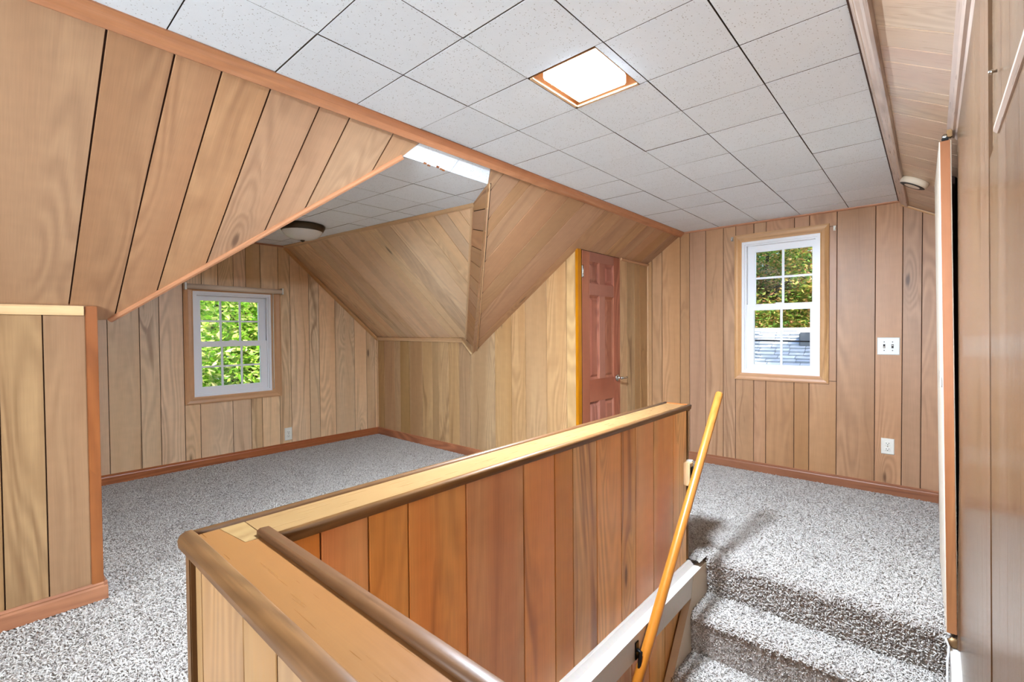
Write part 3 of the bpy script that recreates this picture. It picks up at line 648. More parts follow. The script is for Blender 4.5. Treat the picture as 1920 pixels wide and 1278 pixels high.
# ------------------------------------------------------------------ red six-panel door
D0, D1, DZ0, DZ1 = 3.103, 3.694, ZF+.012, .634
dr = empty('door_1', (XK, 3.4, DZ0), 'red-brown six panel door in the closet wall', 'door', kind='structure')
dx0, dx1 = XK-.03, XK+.004
wS = .105; mu0, mu1 = (D0+D1)/2-.045, (D0+D1)/2+.045
def dbox(nm, y0, y1, z0, z1, x0=dx0, x1=dx1, ax_=3, bev=.002): return bbox(nm, x0, x1, y0, y1, z0, z1, 'door_red', dr, bev, ax_)
dbox('stile', D0, D0+wS, DZ0, DZ1); dbox('stile', D1-wS, D1, DZ0, DZ1)
zr = [DZ0, DZ0+.17, -.565, -.385, .29, .385, .56, DZ1]     # bottom rail, lower panels, lock rail, tall panels, frieze rail, small panels, top rail
for a, b_ in ((zr[0], zr[1]), (zr[2], zr[3]), (zr[4], zr[5]), (zr[6], zr[7])): dbox('rail', D0+wS, D1-wS, a, b_, ax_=2)
for a, b_ in ((zr[1], zr[2]), (zr[3], zr[4]), (zr[5], zr[6])):
    dbox('mullion', mu0, mu1, a, b_)
    for p0, p1 in ((D0+wS, mu0), (mu1, D1-wS)):
        o_ = [(p0, a), (p1, a), (p1, b_), (p0, b_)]; i1 = [(p0+.016, a+.02), (p1-.016, a+.02), (p1-.016, b_-.02), (p0+.016, b_-.02)]
        i2 = [(p0+.034, a+.04), (p1-.034, a+.04), (p1-.034, b_-.04), (p0+.034, b_-.04)]
        rings_ = [(o_, dx1-.004), (i1, dx1-.015), (i1, dx1-.0145), (i2, dx1-.005)]
        vs_ = [(x, y, z) for rg, x in rings_ for y, z in rg]; n = 4; fs = []
        for k in range(3): fs += [(k*4+i, k*4+(i+1) % 4, k*4+4+(i+1) % 4, k*4+4+i) for i in range(4)]
        fs.append((12, 13, 14, 15)); mk('panel', vs_, fs, 'door_red', dr, [(v[1]-(p0+p1)/2, v[2]) for v in vs_])
bbox('back_panel', dx0, dx0+.008, D0+wS, D1-wS, DZ0, DZ1, 'door_red', dr)
for zz in (.47, -.9):
    h = bbox('hinge', dx1-.001, dx1+.006, D0-.004, D0+.012, zz-.045, zz+.045, 'plate', dr, .001)
    tube('hinge_pin', [(dx1+.006, D0, zz-.048), (dx1+.006, D0, zz+.048)], .005, 'nickel', h, 8)
hd = empty('handle', (dx1, 3.64, -.40), 'satin nickel lever handle'); hd.parent = dr; hd.location = WL[hd.name]-WL[dr.name]
lathe('rosette', (dx1, 3.64, -.40), (1, 0, 0), [(.03, 0), (.03, .006), (.024, .011), (.011, .013), (.010, .04), (.012, .05), (0.002, .052)], 'nickel', hd)
tube('lever', [(dx1+.046, 3.64, -.40), (dx1+.05, 3.668, -.401), (dx1+.05, 3.70, -.404), (dx1+.046, 3.732, -.400), (dx1+.040, 3.742, -.396)], [.010, .009, .008, .0075, .006], 'nickel', hd, 10)

# ------------------------------------------------------------------ half wall round the stairwell
ZH = -.3805; HXO, HXI, HYO, HYI, HYE = -1.045, -.925, .258, .355, 2.39
hw = empty('wall_stairwell', (-1, .3, ZF), 'L shaped plank half wall with an orange cap around the stairs', 'half wall', kind='structure')
HB = ZH-.022
boxes('core', [(HXO+TH, HXI-TH, HYO+TH, HYE-.006, ZF-.012, HB), (HXI-TH, .05, HYO+TH, HYI-TH, ZF-.012, HB)], 'groove', hw)
P = Plane((HXI, 0, 0), (0, 1, 0), (0, 0, 1), (1, 0, 0))
hin = [HYI, .45, .559, .665, .851, 1.088, 1.247, 1.353, 1.509, 1.694, 1.817, 1.989, 2.206, HYE-.02]
planks(P, [(HYI, ZF-.03), (HYE-.015, ZF-.03), (HYE-.015, HB), (HYI, HB)], hin, 'panel_stair', hw)
P = Plane((HXO, 0, 0), (0, 1, 0), (0, 0, 1), (-1, 0, 0))
planks(P, [(HYO, ZF-.01), (HYE, ZF-.01), (HYE, HB), (HYO, HB)], [HYO, .4, .6, .74, .95, 1.1, 1.3, 1.42, 1.6, 1.8, 1.95, 2.2, HYE], 'panel_tan', hw)
P = Plane((0, HYO, 0), (1, 0, 0), (0, 0, 1), (0, -1, 0))
planks(P, [(HXO+.01, ZF-.01), (.06, ZF-.01), (.06, HB), (HXO+.01, HB)], [HXO+.01, -1.0, -.79, -.665, -.5, -.35, -.2, -.05, .06], 'panel_knee_darkened', hw)
P = Plane((0, HYI, 0), (1, 0, 0), (0, 0, 1), (0, 1, 0))
planks(P, [(HXI, ZF-.03), (.06, ZF-.03), (.06, HB), (HXI, HB)], [HXI, -.8, -.65, -.5, -.35, -.2, -.05, .06], 'panel_stair', hw)
bbox('cap_board', HXO-.004, HXI+.004, .347, HYE+.012, HB, ZH, 'cap_laminate', hw, .001, 2)
P = Plane((0, 0, ZH), (1, 0, 0), (0, 1, 0), (0, 0, 1))
vs_, fs = prism(P, [[(HXO, HYO), (.055, HYO), (.055, HYI), (-.935, HYI-.006), (-.935, .312), (HXO, .300)]], 0, -.022); mk('cap_board', vs_, fs, 'cap_laminate', hw, [(v[1], v[0]) for v in vs_])
vs_, fs = prism(P, [[(HXO, .301), (-.936, .313), (-.936, .346), (HXO, .346)]], 0, -.022); mk('cap_joint', vs_, fs, 'cap_raw', hw, [(v[0], v[1]) for v in vs_])
# edge mouldings
bull = [(0, -.034), (.010, -.036), (.020, -.031), (.027, -.020), (.028, -.008), (.024, .002), (.015, .007), (.004, .007), (0, .003)]
def bullb(nm, A, B_, side, mat, **k): return bar(nm, A, B_, side, (0, 0, 1), bull, mat, hw, smooth=True, **k)
bullb('nosing', V(HXO-.012, HYO+.006, ZH), V(.05, HYO+.006, ZH), (0, -1, 0), 'nosing')
bar('edge_strip', V(HXO+.002, HYO+.0, ZH), V(HXO+.002, HYE+.012, ZH), (-1, 0, 0), (0, 0, 1), [(0, -.03), (.012, -.024), (.015, -.006), (.012, .006), (.004, .007), (-.004, .003)], 'nosing', hw, smooth=True)
bar('edge_strip', V(HXI-.004, HYI-.01, ZH), V(HXI-.004, HYE+.016, ZH), (1, 0, 0), (0, 0, 1), [(-.004, .002), (.004, .005), (.014, .003), (.016, -.003), (.013, -.02), (0, -.024)], 'nosing', hw, smooth=True)
bar('edge_strip', V(HXI-.03, HYI-.008, ZH), V(.05, HYI-.008, ZH), (0, 1, 0), (0, 0, 1), [(-.008, 0), (-.008, .007), (-.002, .011), (.014, .010), (.02, .004), (.019, -.028), (.006, -.03)], 'nosing', hw, smooth=True)
bbox('end_strip', HXI-.118, HXI+.003, HYE-.016, HYE, ZF, HB, 'nosing', hw, .002, 3)
bbox('end_strip', HXO-.002, HXI+.002, HYE+.003, HYE+.012, ZH-.03, ZH+.004, 'corner_brown', hw, .001)
bbox('corner_strip', HXO-.011, HXO+.014, HYO-.010, HYO+.010, ZF, ZH-.034, 'nosing', hw, .002, 3)

# ---- stairwell fascia, skirt and lining
fa = empty('trim_19', (-.9, 1.4, ZF-.15), 'white painted fascia board along the stair opening', 'trim', kind='structure')
bbox('fascia_board', -.915, -.865, .36, 2.48, -1.303, -1.203, 'white_paint', fa, .002, 2)
bar('fascia_bead', V(-.925, .36, -1.203), V(-.925, 2.385, -1.203), (1, 0, 0), (0, 0, 1), [(0, 0), (.062, 0), (.064, .006), (.052, .012), (.030, .012), (.022, .02), (.012, .03), (0, .03)], 'white_paint', fa, smooth=False)
RISE, RUN, NY = .195, .22, 2.49
vs_, fs = prism(Plane((-.868, 0, 0), (0, 1, 0), (0, 0, 1), (1, 0, 0)), [[(2.5, -1.2), (2.5, -1.6), (2.03, -1.6), (2.27, -1.303), (2.3, -1.2)], [(2.5, -1.6), (2.5, -3.4), (.55, -3.4), (.60, -3.2), (2.03, -1.6)]], .004, -.03)
struct(mk('trim_20', vs_, fs, 'skirt_paint'), 'cream painted skirt board beside the carpeted steps', 'trim')
sw = struct(bbox('wall_stair_lining', -.96, -.905-TH, .3, 2.6, -3.5, ZF-.16, 'groove'), 'plank lining below the fascia on the left of the stairs', 'wall')
P = Plane((-.905, 0, 0), (0, 1, 0), (0, 0, 1), (1, 0, 0))
planks(P, [(.36, -3.4), (2.5, -3.4), (2.5, -1.29), (.36, -1.29)], [.36, .6, .8, .95, 1.2, 1.42, 1.58, 1.74, 1.9, 2.06, 2.25, 2.5], 'panel_stair', sw)
struct(bbox('wall_stair_end', -.96, .9, .28, .33, -3.5, ZF-.16, 'panel_stair'), 'lining at the near end of the stairwell', 'wall')
struct(bbox('floor_lower', -.96, .9, -.2, 2.6, -3.46, -3.4, 'subfloor'), 'lower landing at the foot of the stairs', 'floor')

# ---- carpet: floor, rounded nosings, treads and risers in one skin, with yarn on it
cp_v, cp_f = [], []
def quad(a, b_, c, d): n = len(cp_v); cp_v.extend([a, b_, c, d]); cp_f.append((n, n+1, n+2, n+3))
ZCp = ZF-.006
quad((XD, YCOR, ZCp), (-1.04, YCOR, ZCp), (-1.04, YA, ZCp), (XD, YA, ZCp))
quad((XK, YA, ZCp), (-.90, YA, ZCp), (-.90, YG, ZCp), (XK, YG, ZCp))
quad((XK2, YB, ZCp), (-.90, YB, ZCp), (-.90, .25, ZCp), (XK2, .25, ZCp)); quad((XK2, .25, ZCp), (-1.04, .25, ZCp), (-1.04, YCOR, ZCp), (XK2, YCOR, ZCp)); quad((-1.04, 2.395, ZCp), (-.90, 2.395, ZCp), (-.90, YA, ZCp), (-1.04, YA, ZCp))
quad((-.90, YB, ZCp), (.07, YB, ZCp), (.07, .25, ZCp), (-.90, .25, ZCp))
quad((-.90, 2.515, ZCp), (.30, 2.515, ZCp), (.30, YG, ZCp), (-.90, YG, ZCp))
quad((-.90, 2.395, ZCp), (-.866, 2.395, ZCp), (-.866, 2.515, ZCp), (-.90, 2.515, ZCp))
nstep = 10; prof = []
for k in range(nstep):
    y, z = NY-k*RUN, ZCp-k*RISE
    if k: prof.append((y+RUN-.004, z))
    for a in range(7):
        th = math.pi/2*a/6; prof.append((y+.025-.037*math.sin(th), z-.030+.030*math.cos(th)))
    prof.append((y-.006, z-.07)); prof.append((y, z-RISE))
for (ya_, za_), (yb_, zb_) in zip(prof, prof[1:]): quad((-.866, ya_, za_), (.088, ya_, za_), (.088, yb_, zb_), (-.866, yb_, zb_))
carp = mk('carpet', cp_v, cp_f, 'carpet_backing', fl); tag(carp, 'grey brown shag carpet covering the attic floor and steps', kind='stuff')
for p in carp.data.polygons:
    pass
bm = bmesh.new(); bm.from_mesh(carp.data)
bmesh.ops.remove_doubles(bm, verts=bm.verts, dist=.0001)
for f in bm.faces:
    f.normal_update()
    if f.normal.z < -.01 or (abs(f.normal.z) < .3 and f.normal.y > 0): f.normal_flip()
bm.to_mesh(carp.data); bm.free()
ng = bpy.data.node_groups.new('carpet_yarn', 'GeometryNodeTree')
ng.interface.new_socket('Geometry', in_out='INPUT', socket_type='NodeSocketGeometry'); ng.interface.new_socket('Geometry', in_out='OUTPUT', socket_type='NodeSocketGeometry')
B = NB(ng); gi = B.n('NodeGroupInput'); go = B.n('NodeGroupOutput')
dp = B.n('GeometryNodeDistributePointsOnFaces'); dp.inputs['Seed'].default_value = 3
ps_ = B.n('GeometryNodeInputPosition'); sx_ = B.n('ShaderNodeSeparateXYZ'); B.l(ps_.outputs[0], sx_.inputs[0])
B.l(B.math('MULTIPLY', B.math('MULTIPLY', B.math('GREATER_THAN', sx_.outputs[1], -.6-WL[carp.name].y), B.math('GREATER_THAN', sx_.outputs[2], -2.0+ZO-WL[carp.name].z)), 25000.0), dp.inputs['Density'])
B.l(gi.outputs[0], dp.inputs['Mesh'])
bz = B.n('GeometryNodeCurveQuadraticBezier'); bz.inputs['Resolution'].default_value = 2
bz.inputs['Start'].default_value = (-.003, 0, -.002); bz.inputs['Middle'].default_value = (.0015, .0015, .0085); bz.inputs['End'].default_value = (.005, -.0015, .005)
cc = B.n('GeometryNodeCurvePrimitiveCircle'); cc.inputs['Resolution'].default_value = 3; cc.inputs['Radius'].default_value = .0024
cm = B.n('GeometryNodeCurveToMesh'); B.l(bz.outputs[0], cm.inputs['Curve']); B.l(cc.outputs[0], cm.inputs['Profile Curve']); cm.inputs['Fill Caps'].default_value = False
sm = B.n('GeometryNodeSetMaterial'); sm.inputs['Material'].default_value = MATS['carpet_yarn']; B.l(cm.outputs[0], sm.inputs['Geometry'])
ss_ = B.n('GeometryNodeSetShadeSmooth'); B.l(sm.outputs[0], ss_.inputs['Geometry'])
ip = B.n('GeometryNodeInstanceOnPoints'); B.l(dp.outputs['Points'], ip.inputs['Points']); B.l(ss_.outputs[0], ip.inputs['Instance'])
rv_ = B.n('FunctionNodeRandomValue', data_type='FLOAT_VECTOR'); rv_.inputs[0].default_value = (-.5, -.5, 0); rv_.inputs[1].default_value = (.5, .5, 6.283)
rr_ = B.n('FunctionNodeRotateRotation', rotation_space='LOCAL'); B.l(dp.outputs['Rotation'], rr_.inputs[0])
e2r = B.n('FunctionNodeEulerToRotation'); B.l(rv_.outputs[0], e2r.inputs[0]); B.l(e2r.outputs[0], rr_.inputs[1]); B.l(rr_.outputs[0], ip.inputs['Rotation'])
rsz = B.n('FunctionNodeRandomValue', data_type='FLOAT'); rsz.inputs[2].default_value = .8; rsz.inputs[3].default_value = 1.4; B.l(rsz.outputs[1], ip.inputs['Scale'])
jg = B.n('GeometryNodeJoinGeometry'); B.l(ip.outputs[0], jg.inputs[0]); B.l(gi.outputs[0], jg.inputs[0]); B.l(jg.outputs[0], go.inputs[0])
md = carp.modifiers.new('yarn', 'NODES'); md.node_group = ng

# solid steps under the carpet
sc_ = empty('staircase', (-.4, 1.6, -3.4), 'straight carpeted stairs going down beside the half wall', 'stairs', kind='structure')
for k in range(1, nstep): bbox('step', -.862, .085, NY-k*RUN+.01, NY-(k-1)*RUN+.004, -3.4, ZCp-k*RISE-.012, 'subfloor', sc_)

# ------------------------------------------------------------------ right wall, leaning door and closet gap
def rwall_panel(nm, y0, y1, z0, z1, d, mat, parent, th=.012):
    """sheet on the leaning right wall; d = set-back from the wall face"""
    vs_ = [V(rwx(z)+d+e, y, z) for e in (0, th) for y, z in ((y0, z0), (y1, z0), (y1, z1), (y0, z1))]
    fs = [(0, 1, 2, 3), (7, 6, 5, 4)]+[(i, (i+1) % 4, 4+(i+1) % 4, 4+i) for i in range(4)]
    return mk(nm, vs_, fs, mat, parent, [(v.y, v.z) for v in vs_])
wrt = empty('wall_right', (.1, 1, ZF), 'close wood panel wall at the right edge of the view', 'wall', kind='structure')
bbox('core', .14, .19, YB, 2.41, -3.45, .62, 'groove', wrt)
edges = [1.165, 1.24, 1.35, 1.49, 1.62, 1.8, 1.95, 2.12, 2.27, 2.41]
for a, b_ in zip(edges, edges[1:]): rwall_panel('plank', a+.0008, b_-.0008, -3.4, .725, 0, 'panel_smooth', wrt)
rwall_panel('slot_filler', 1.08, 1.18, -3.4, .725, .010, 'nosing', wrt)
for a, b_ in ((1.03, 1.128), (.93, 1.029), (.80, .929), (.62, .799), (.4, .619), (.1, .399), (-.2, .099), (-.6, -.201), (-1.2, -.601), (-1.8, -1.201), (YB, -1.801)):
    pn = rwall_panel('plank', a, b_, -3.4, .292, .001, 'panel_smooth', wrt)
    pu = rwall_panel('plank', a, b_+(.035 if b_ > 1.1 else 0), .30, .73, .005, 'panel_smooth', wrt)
    if b_ > 1.1:                                     # the sheet by the slot hangs out of plumb: the slot closes towards the top
        for q in pn.data.vertices:
            if q.co.y > 0 and q.co.z > 1: q.co.y += .034
bar('ledge', V(rwx(.3)+.012, YB, .290), V(rwx(.3)+.012, 1.01, .290), (-1, 0, 0), (0, 0, 1), [(0, 0), (.013, 0), (.017, .004), (.017, .010), (.014, .016), (.008, .02), (0, .02)], 'trim_grey', wrt)
bbox('end_jamb', .082, .14, 2.40, 2.412, -1.2, .70, 'panel_smooth', wrt)
lathe('peg', (rwx(.40), 1.06, .402), (-1, 0, 0), [(.0025, -.003), (.002, .001), (.0035, .002), (.004, .004), (.0025, .0065), (.0005, .007)], 'nickel', wrt, 14)
# cove moulding at the top of the right wall
trimtag(bar('trim_21', V(.04, YB, .752), V(.044, 2.52, .752), (1, 0, 0), (0, 0, -1), [(-.004, -.004), (.006, .004), (.012, .012), (.020, .014), (.027, .024), (.034, .03), (.05, .03), (.05, -.02)], 'trim_grey'), 'worn grey moulding under the pink slope at the right wall')
P = Plane((.045, 0, 0), (0, 1, 0), (0, 0, 1), (-1, 0, 0))
fp_ = [(3.13, ZF-.02), (YG, ZF-.02), (YG, .755), (3.13, .755)]
wf = struct(backing('wall_right_far', P, fp_, thick=.03), 'short plank wall hidden behind the open slab door', 'wall')
planks(P, fp_, [3.13, 3.3, 3.52, 3.7, 3.95, YG], 'panel_tan', wf)
# closet behind the door: dark cavity
cl_ = struct(boxes('wall_closet_right', [(.46, .5, 2.3, YG, ZF-.1, .7), (.19, .46, 2.36, 2.405, -3.4, .55)], 'groove'), 'dark eaves closet behind the leaning door', 'wall')
# leaning hollow door
d2 = empty('door_2', (.06, 2.8, ZF), 'plain slab door standing open edge-on against the right wall', 'door', kind='structure')
def d2p(u, v, e): # u along width 0..1, v height 0..1, e thickness
    zz = -1.155+v*1.862; near = .051-.032*v
    return V(near+e+(-.009)*u, 2.42+.72*u, zz)
def slab(nm, u0, u1, v0, v1, e0, e1, mat):
    vs_ = [d2p(u, v, e) for e in (e0, e1) for u, v in ((u0, v0), (u1, v0), (u1, v1), (u0, v1))]
    return mk(nm, vs_, [(0, 1, 2, 3), (7, 6, 5, 4)]+[(i, (i+1) % 4, 4+(i+1) % 4, 4+i) for i in range(4)], mat, d2, [(v.x*3+v.y*.2, v.z) for v in vs_])
slab('core', 0, 1, 0, 1, .002, .030, 'door_edge'); slab('face', .004, 1, 0, 1, -.001, .002, 'cream_door'); slab('face', .004, 1, 0, 1, .030, .033, 'cream_door')
slab('latch_plate', .02, .05, .50, .52, -.0025, -.001, 'dark_slot'); slab('finger_pull', .1, .16, .50, .53, -.006, -.001, 'nickel')
tp = d2p(0, 1, .012)
bbox('top_pivot', tp.x-.006, tp.x+.014, tp.y-.002, tp.y+.03, tp.z, tp.z+.012, 'black_metal', d2, .002)
lathe('pivot_wheel', (tp.x+.004, tp.y, tp.z+.016), (0, 1, 0), [(.002, 0), (.009, .001), (.009, .006), (.002, .007)], 'nickel', d2, 14)
bbox('top_bracket', tp.x+.008, tp.x+.024, tp.y, tp.y+.024, tp.z+.012, tp.z+.04, 'brass_dull', d2, .002)
lathe('bottom_pivot', (.072, 2.415, -1.185), (0, -1, .25), [(.002, 0), (.018, .001), (.018, .005), (.004, .006)], 'brass_dull', d2, 18)
# white painted skirt on the right of the stairs and the loose cable
struct(mk('trim_22', *prism(Plane((.062, 0, 0), (0, 1, 0), (0, 0, 1), (-1, 0, 0)), [[(2.42, -1.205), (2.42, -3.4), (.3, -3.4), (.3, -3.15), (2.25, -1.205)]], 0, -.035), 'white_paint'), 'white painted skirt board at the lower right of the stairs', 'trim')
tag(tube('cable', [(.048, 2.40, -1.168), (.058, 2.385, -1.19), (.054, 2.37, -1.25), (.055, 2.36, -1.4), (.056, 2.36, -1.7), (.056, 2.35, -2.2)], .0035, 'white_vinyl', None, 8), 'thin white cable running down by the stair skirt board', 'cable')

# ------------------------------------------------------------------ handrail
hr = empty('handrail', (-.835, 2.0, -1.4), 'round honey-coloured wooden handrail beside the stairs', 'handrail')
dirr = Vector((0, -.66, -.745)).normalized(); TPt = V(-.832, 2.58, -.331)
a_, b_ = V(-.832, 2.58, -.331), V(-.846, 1.50, -1.55)
ps = [a_.lerp(b_, q) for q in (0, .004, .25, .5, .75, 1)]
tube('pole', ps, [.0175, .0195, .0195, .0205, .021, .021], 'rail_wood', hr, 20)
bbox('mount_block', -.925, -.893, 2.325, 2.375, -.775, -.66, 'trim_pale', hr, .003, 3)
bbox('mount_block_back', -.925, -.897, 2.36, 2.389, -.775, -.655, 'white_paint', hr, .002)
for xw, yy, zz in ((-.893, 2.352, -.715), (-.865, 1.70, -1.262)):
    pole = a_.lerp(b_, (2.58-yy+.03)/(2.58-1.5))
    bbox('bracket_plate', xw, xw+.005, yy-.014, yy+.014, zz-.036, zz+.034, 'black_metal', hr, .002)
    tube('bracket_arm', [(xw+.003, yy, zz), (xw+.018, yy, zz-.002), V(xw+.018, yy, zz).lerp(pole, .6)+V(0, 0, -.01), pole], [.009, .008, .007, .009], 'black_metal', hr, 10)

# ------------------------------------------------------------------ light fittings and small things
lf = empty('recessed_ceiling_light', (-.926, 1.445, ZC), 'lit square glass light recessed in the tiled ceiling', 'ceiling light')
lx0, lx1, ly0, ly1 = -1.060, -.793, 1.298, 1.590
P = Plane((0, 0, ZC), (1, 0, 0), (0, 1, 0), (0, 0, -1))
boxes('pan', [(lx0, lx1, ly0, ly1, ZC+.07, ZC+.074), (lx0, lx0+.003, ly0, ly1, ZC+.002, ZC+.07), (lx1-.003, lx1, ly0, ly1, ZC+.002, ZC+.07), (lx0, lx1, ly0, ly0+.003, ZC+.002, ZC+.07), (lx0, lx1, ly1-.003, ly1, ZC+.002, ZC+.07)], 'pan_brown', lf)
boxes('rim', [(lx0, lx0+.012, ly0, ly1, ZC-.004, ZC+.003), (lx0, lx1, ly1-.012, ly1, ZC-.004, ZC+.003)], 'pan_rim', lf)
gq = [(.040, .05), (.033, .03), (.033, .004), (.036, -.0015), (.05, -.003)]
vs_, fs = [], []
for ins, h in gq:
    vs_ += [(lx0+ins, ly0+ins, ZC+h), (lx1-ins, ly0+ins, ZC+h), (lx1-ins, ly1-ins, ZC+h), (lx0+ins, ly1-ins, ZC+h)]
for k in range(len(gq)-1): fs += [(k*4+i, k*4+(i+1) % 4, k*4+4+(i+1) % 4, k*4+4+i) for i in range(4)]
n = len(vs_); fs += [(n-4, n-3, n-2, n-1), (3, 2, 1, 0)]
gd = mk('glass_diffuser', vs_, fs, 'lamp_glass', lf); gd.data.materials.append(MATS['lamp_glass_side'])
for p in gd.data.polygons:                            # side glow set low so the pan beside the glass stays brown
    if min(gd.data.vertices[q].co.z for q in p.vertices) > .0005: p.material_index = 1
zd_ = zdc(-3.66)-TH
dl = empty('dome_ceiling_light', (-3.66, 1.67, zd_-.1), 'unlit frosted dome light with a dark bronze ring in the dormer', 'ceiling light')
lathe('ring', (-3.66, 1.67, zd_), (0, 0, -1), [(.12, -.01), (.165, 0), (.168, .008), (.152, .04), (.146, .046), (.12, .044)], 'bronze', dl, 40)
lathe('glass_dome', (-3.66, 1.67, zd_), (0, 0, -1), [(.145, .038), (.146, .046), (.138, .062), (.118, .082), (.088, .098), (.05, .109), (.014, .112)], 'dome_glass', dl, 40)
lathe('finial', (-3.66, 1.67, zd_), (0, 0, -1), [(.012, .110), (.018, .113), (.014, .119), (.007, .124), (.002, .126)], 'bronze', dl, 16)
# smoke detector on the right slope
sn = Vector((-RT, 0, -1)).normalized(); sdc = V(-.066, 3.42, .866-RT*(-.066+.154))
sdt = empty('smoke_detector', sdc, 'round off-white smoke detector on the pink right slope', 'smoke detector')
lathe('body', sdc, sn, [(.064, 0), (.066, .004), (.066, .024), (.058, .033), (.03, .036), (.002, .036)], 'cream_door', sdt, 36)
lathe('vent_band', sdc, sn, [(.060, .0325), (.052, .0350), (.046, .0352)], 'dark_slot', sdt, 36)
lathe('test_button', sdc+Vector((.02, .02, 0)), sn, [(.012, .03), (.012, .039), (.002, .04)], 'plate', sdt, 16)
# wall plates
def plate(name, pl, u, v, wd_, ht, label, cat, group, kind_, mat='plate'):
    r_ = empty(name, pl.at(u, v-ht/2), label, cat, group)
    def pb(nm, u0, u1, v0, v1, d0, d1, m_, par, tp_=.0):
        o_ = [(u0, v0), (u1, v0), (u1, v1), (u0, v1)]; i_ = [(u0+tp_, v0+tp_), (u1-tp_, v0+tp_), (u1-tp_, v1-tp_), (u0+tp_, v1-tp_)]
        vs_ = [pl.at(a, b2, d0) for a, b2 in o_]+[pl.at(a, b2, d0+(d1-d0)*.4) for a, b2 in o_]+[pl.at(a, b2, d1) for a, b2 in i_]
        return mk(nm, vs_, [(0, 1, 2, 3), (8, 9, 10, 11)]+[(k*4+i, k*4+(i+1) % 4, k*4+4+(i+1) % 4, k*4+4+i) for k in (0, 1) for i in range(4)], m_, par)
    pb('cover', u-wd_/2, u+wd_/2, v-ht/2, v+ht/2, 0, .006, mat, r_, .004)
    if kind_ == 'outlet':
        for s in (-1, 1):
            c = v+s*.02; f_ = pb('receptacle', u-.017, u+.017, c-.014, c+.014, .005, .008, mat, r_, .004)
            for q in (-.007, .007): pb('slot', u+q-.0013, u+q+.0013, c-.002, c+.007, .0075, .0084, 'dark_slot', f_)
            pb('slot', u-.0025, u+.0025, c-.010, c-.005, .0075, .0084, 'dark_slot', f_)
        pb('screw', u-.003, u+.003, v-.003, v+.003, .005, .0072, 'nickel', r_)
    else:
        for q in (-.023, .023):
            f_ = pb('switch_slot', u+q-.006, u+q+.006, v-.014, v+.014, .0055, .0062, 'dark_slot', r_)
            pb('toggle', u+q-.004, u+q+.004, v-.004+.006*(1 if q > 0 else -1), v+.004+.006*(1 if q > 0 else -1), .006, .016, 'plate', f_, .001)
            for s in (-.03, .03): pb('screw', u+q-.003, u+q+.003, v+s-.003, v+s+.003, .0055, .0068, 'dark_slot', r_)
    return r_
PG = Plane((0, YG, 0), (1, 0, 0), (0, 0, 1), (0, -1, 0))
plate('light_switch', PG, -.223, -.119, .125, .122, 'double toggle light switch plate on the gable wall', 'light switch', None, 'switch', 'plate_grey')
plate('power_outlet', PG, -.223, -.827, .074, .112, 'cream duplex outlet low on the gable wall', 'outlet', 'wall outlets', 'outlet')
plate('power_outlet', Plane((XD, 0, 0), (0, 1, 0), (0, 0, 1), (1, 0, 0)), 2.018, -1.0, .074, .125, 'cream duplex outlet low on the dormer end wall', 'outlet', 'wall outlets', 'outlet')

# ------------------------------------------------------------------ outdoors
GZ = ZF-3.2
hx = empty('house_shell', (-.9, 1, GZ), 'outer roof and walls of the attic itself', 'house', kind='structure')
def sheet(nm, q, mat, th=.05):
    q = [Vector(a) for a in q]; n = len(q)
    return mk(nm, q+[a+V(0, 0, th) for a in q], [tuple(range(n)), tuple(reversed(range(n, 2*n)))]+[(i, (i+1) % n, n+(i+1) % n, n+i) for i in range(n)], mat, hx)
RZ, RXr, DRZ = 1.60, -.92, 1.43
mz = lambda x: RZ-SL*(RXr-x)
for ya_, yb_, xe in ((YB-.3, .28, -3.0), (.28, 3.1, -1.75), (3.1, YG+.3, -3.3)):
    sheet('roof_plane', [(RXr, ya_, RZ), (RXr, yb_, RZ), (xe, yb_, mz(xe)), (xe, ya_, mz(xe))], 'roof_block')
sheet('roof_plane', [(RXr, YB-.3, RZ), (1.1, YB-.3, RZ-.5*2.02), (1.1, YG+.3, RZ-.5*2.02), (RXr, YG+.3, RZ)], 'roof_block')
for ye in (3.25, -.15): ze = DRZ-DS*abs(ye-1.55); sheet('roof_plane', [(-1.14, 1.55, DRZ), (XD-.3, 1.55, DRZ), (XD-.3, ye, ze), (RXr-(RZ-ze)/SL, ye, ze)], 'roof_block')
for q in ((.95, 1.0, YB-.1, YG+.1, GZ, .55), (-3.3, .95, YG+.06, YG+.1, GZ, ZF-.1), (-3.3, .95, YB-.12, YB-.08, GZ, ZF-.1), (XD-.12, XD-.06, YCOR-.1, YA+.1, GZ, ZF-.1),
          (-3.35, -3.3, YA+.09, YG+.1, GZ, -.2), (-3.0, -2.95, YB-.1, YCOR-.1, GZ, .05), (XD-.1, -2.95, YCOR-.1, YCOR-.05, GZ, .1), (XD-.1, -3.3, YA+.07, YA+.1, GZ, -.1)):
    bbox('outer_wall', *q, 'exterior_wall', hx)
gr_ = mk('ground', [(-40, -40, GZ), (40, -40, GZ), (40, 50, GZ), (-40, 50, GZ)], [(0, 1, 2, 3)], 'lawn'); struct(gr_, 'lawn far below the attic windows', 'ground')
LEAF_K, LEAF_N = .55, 2.2
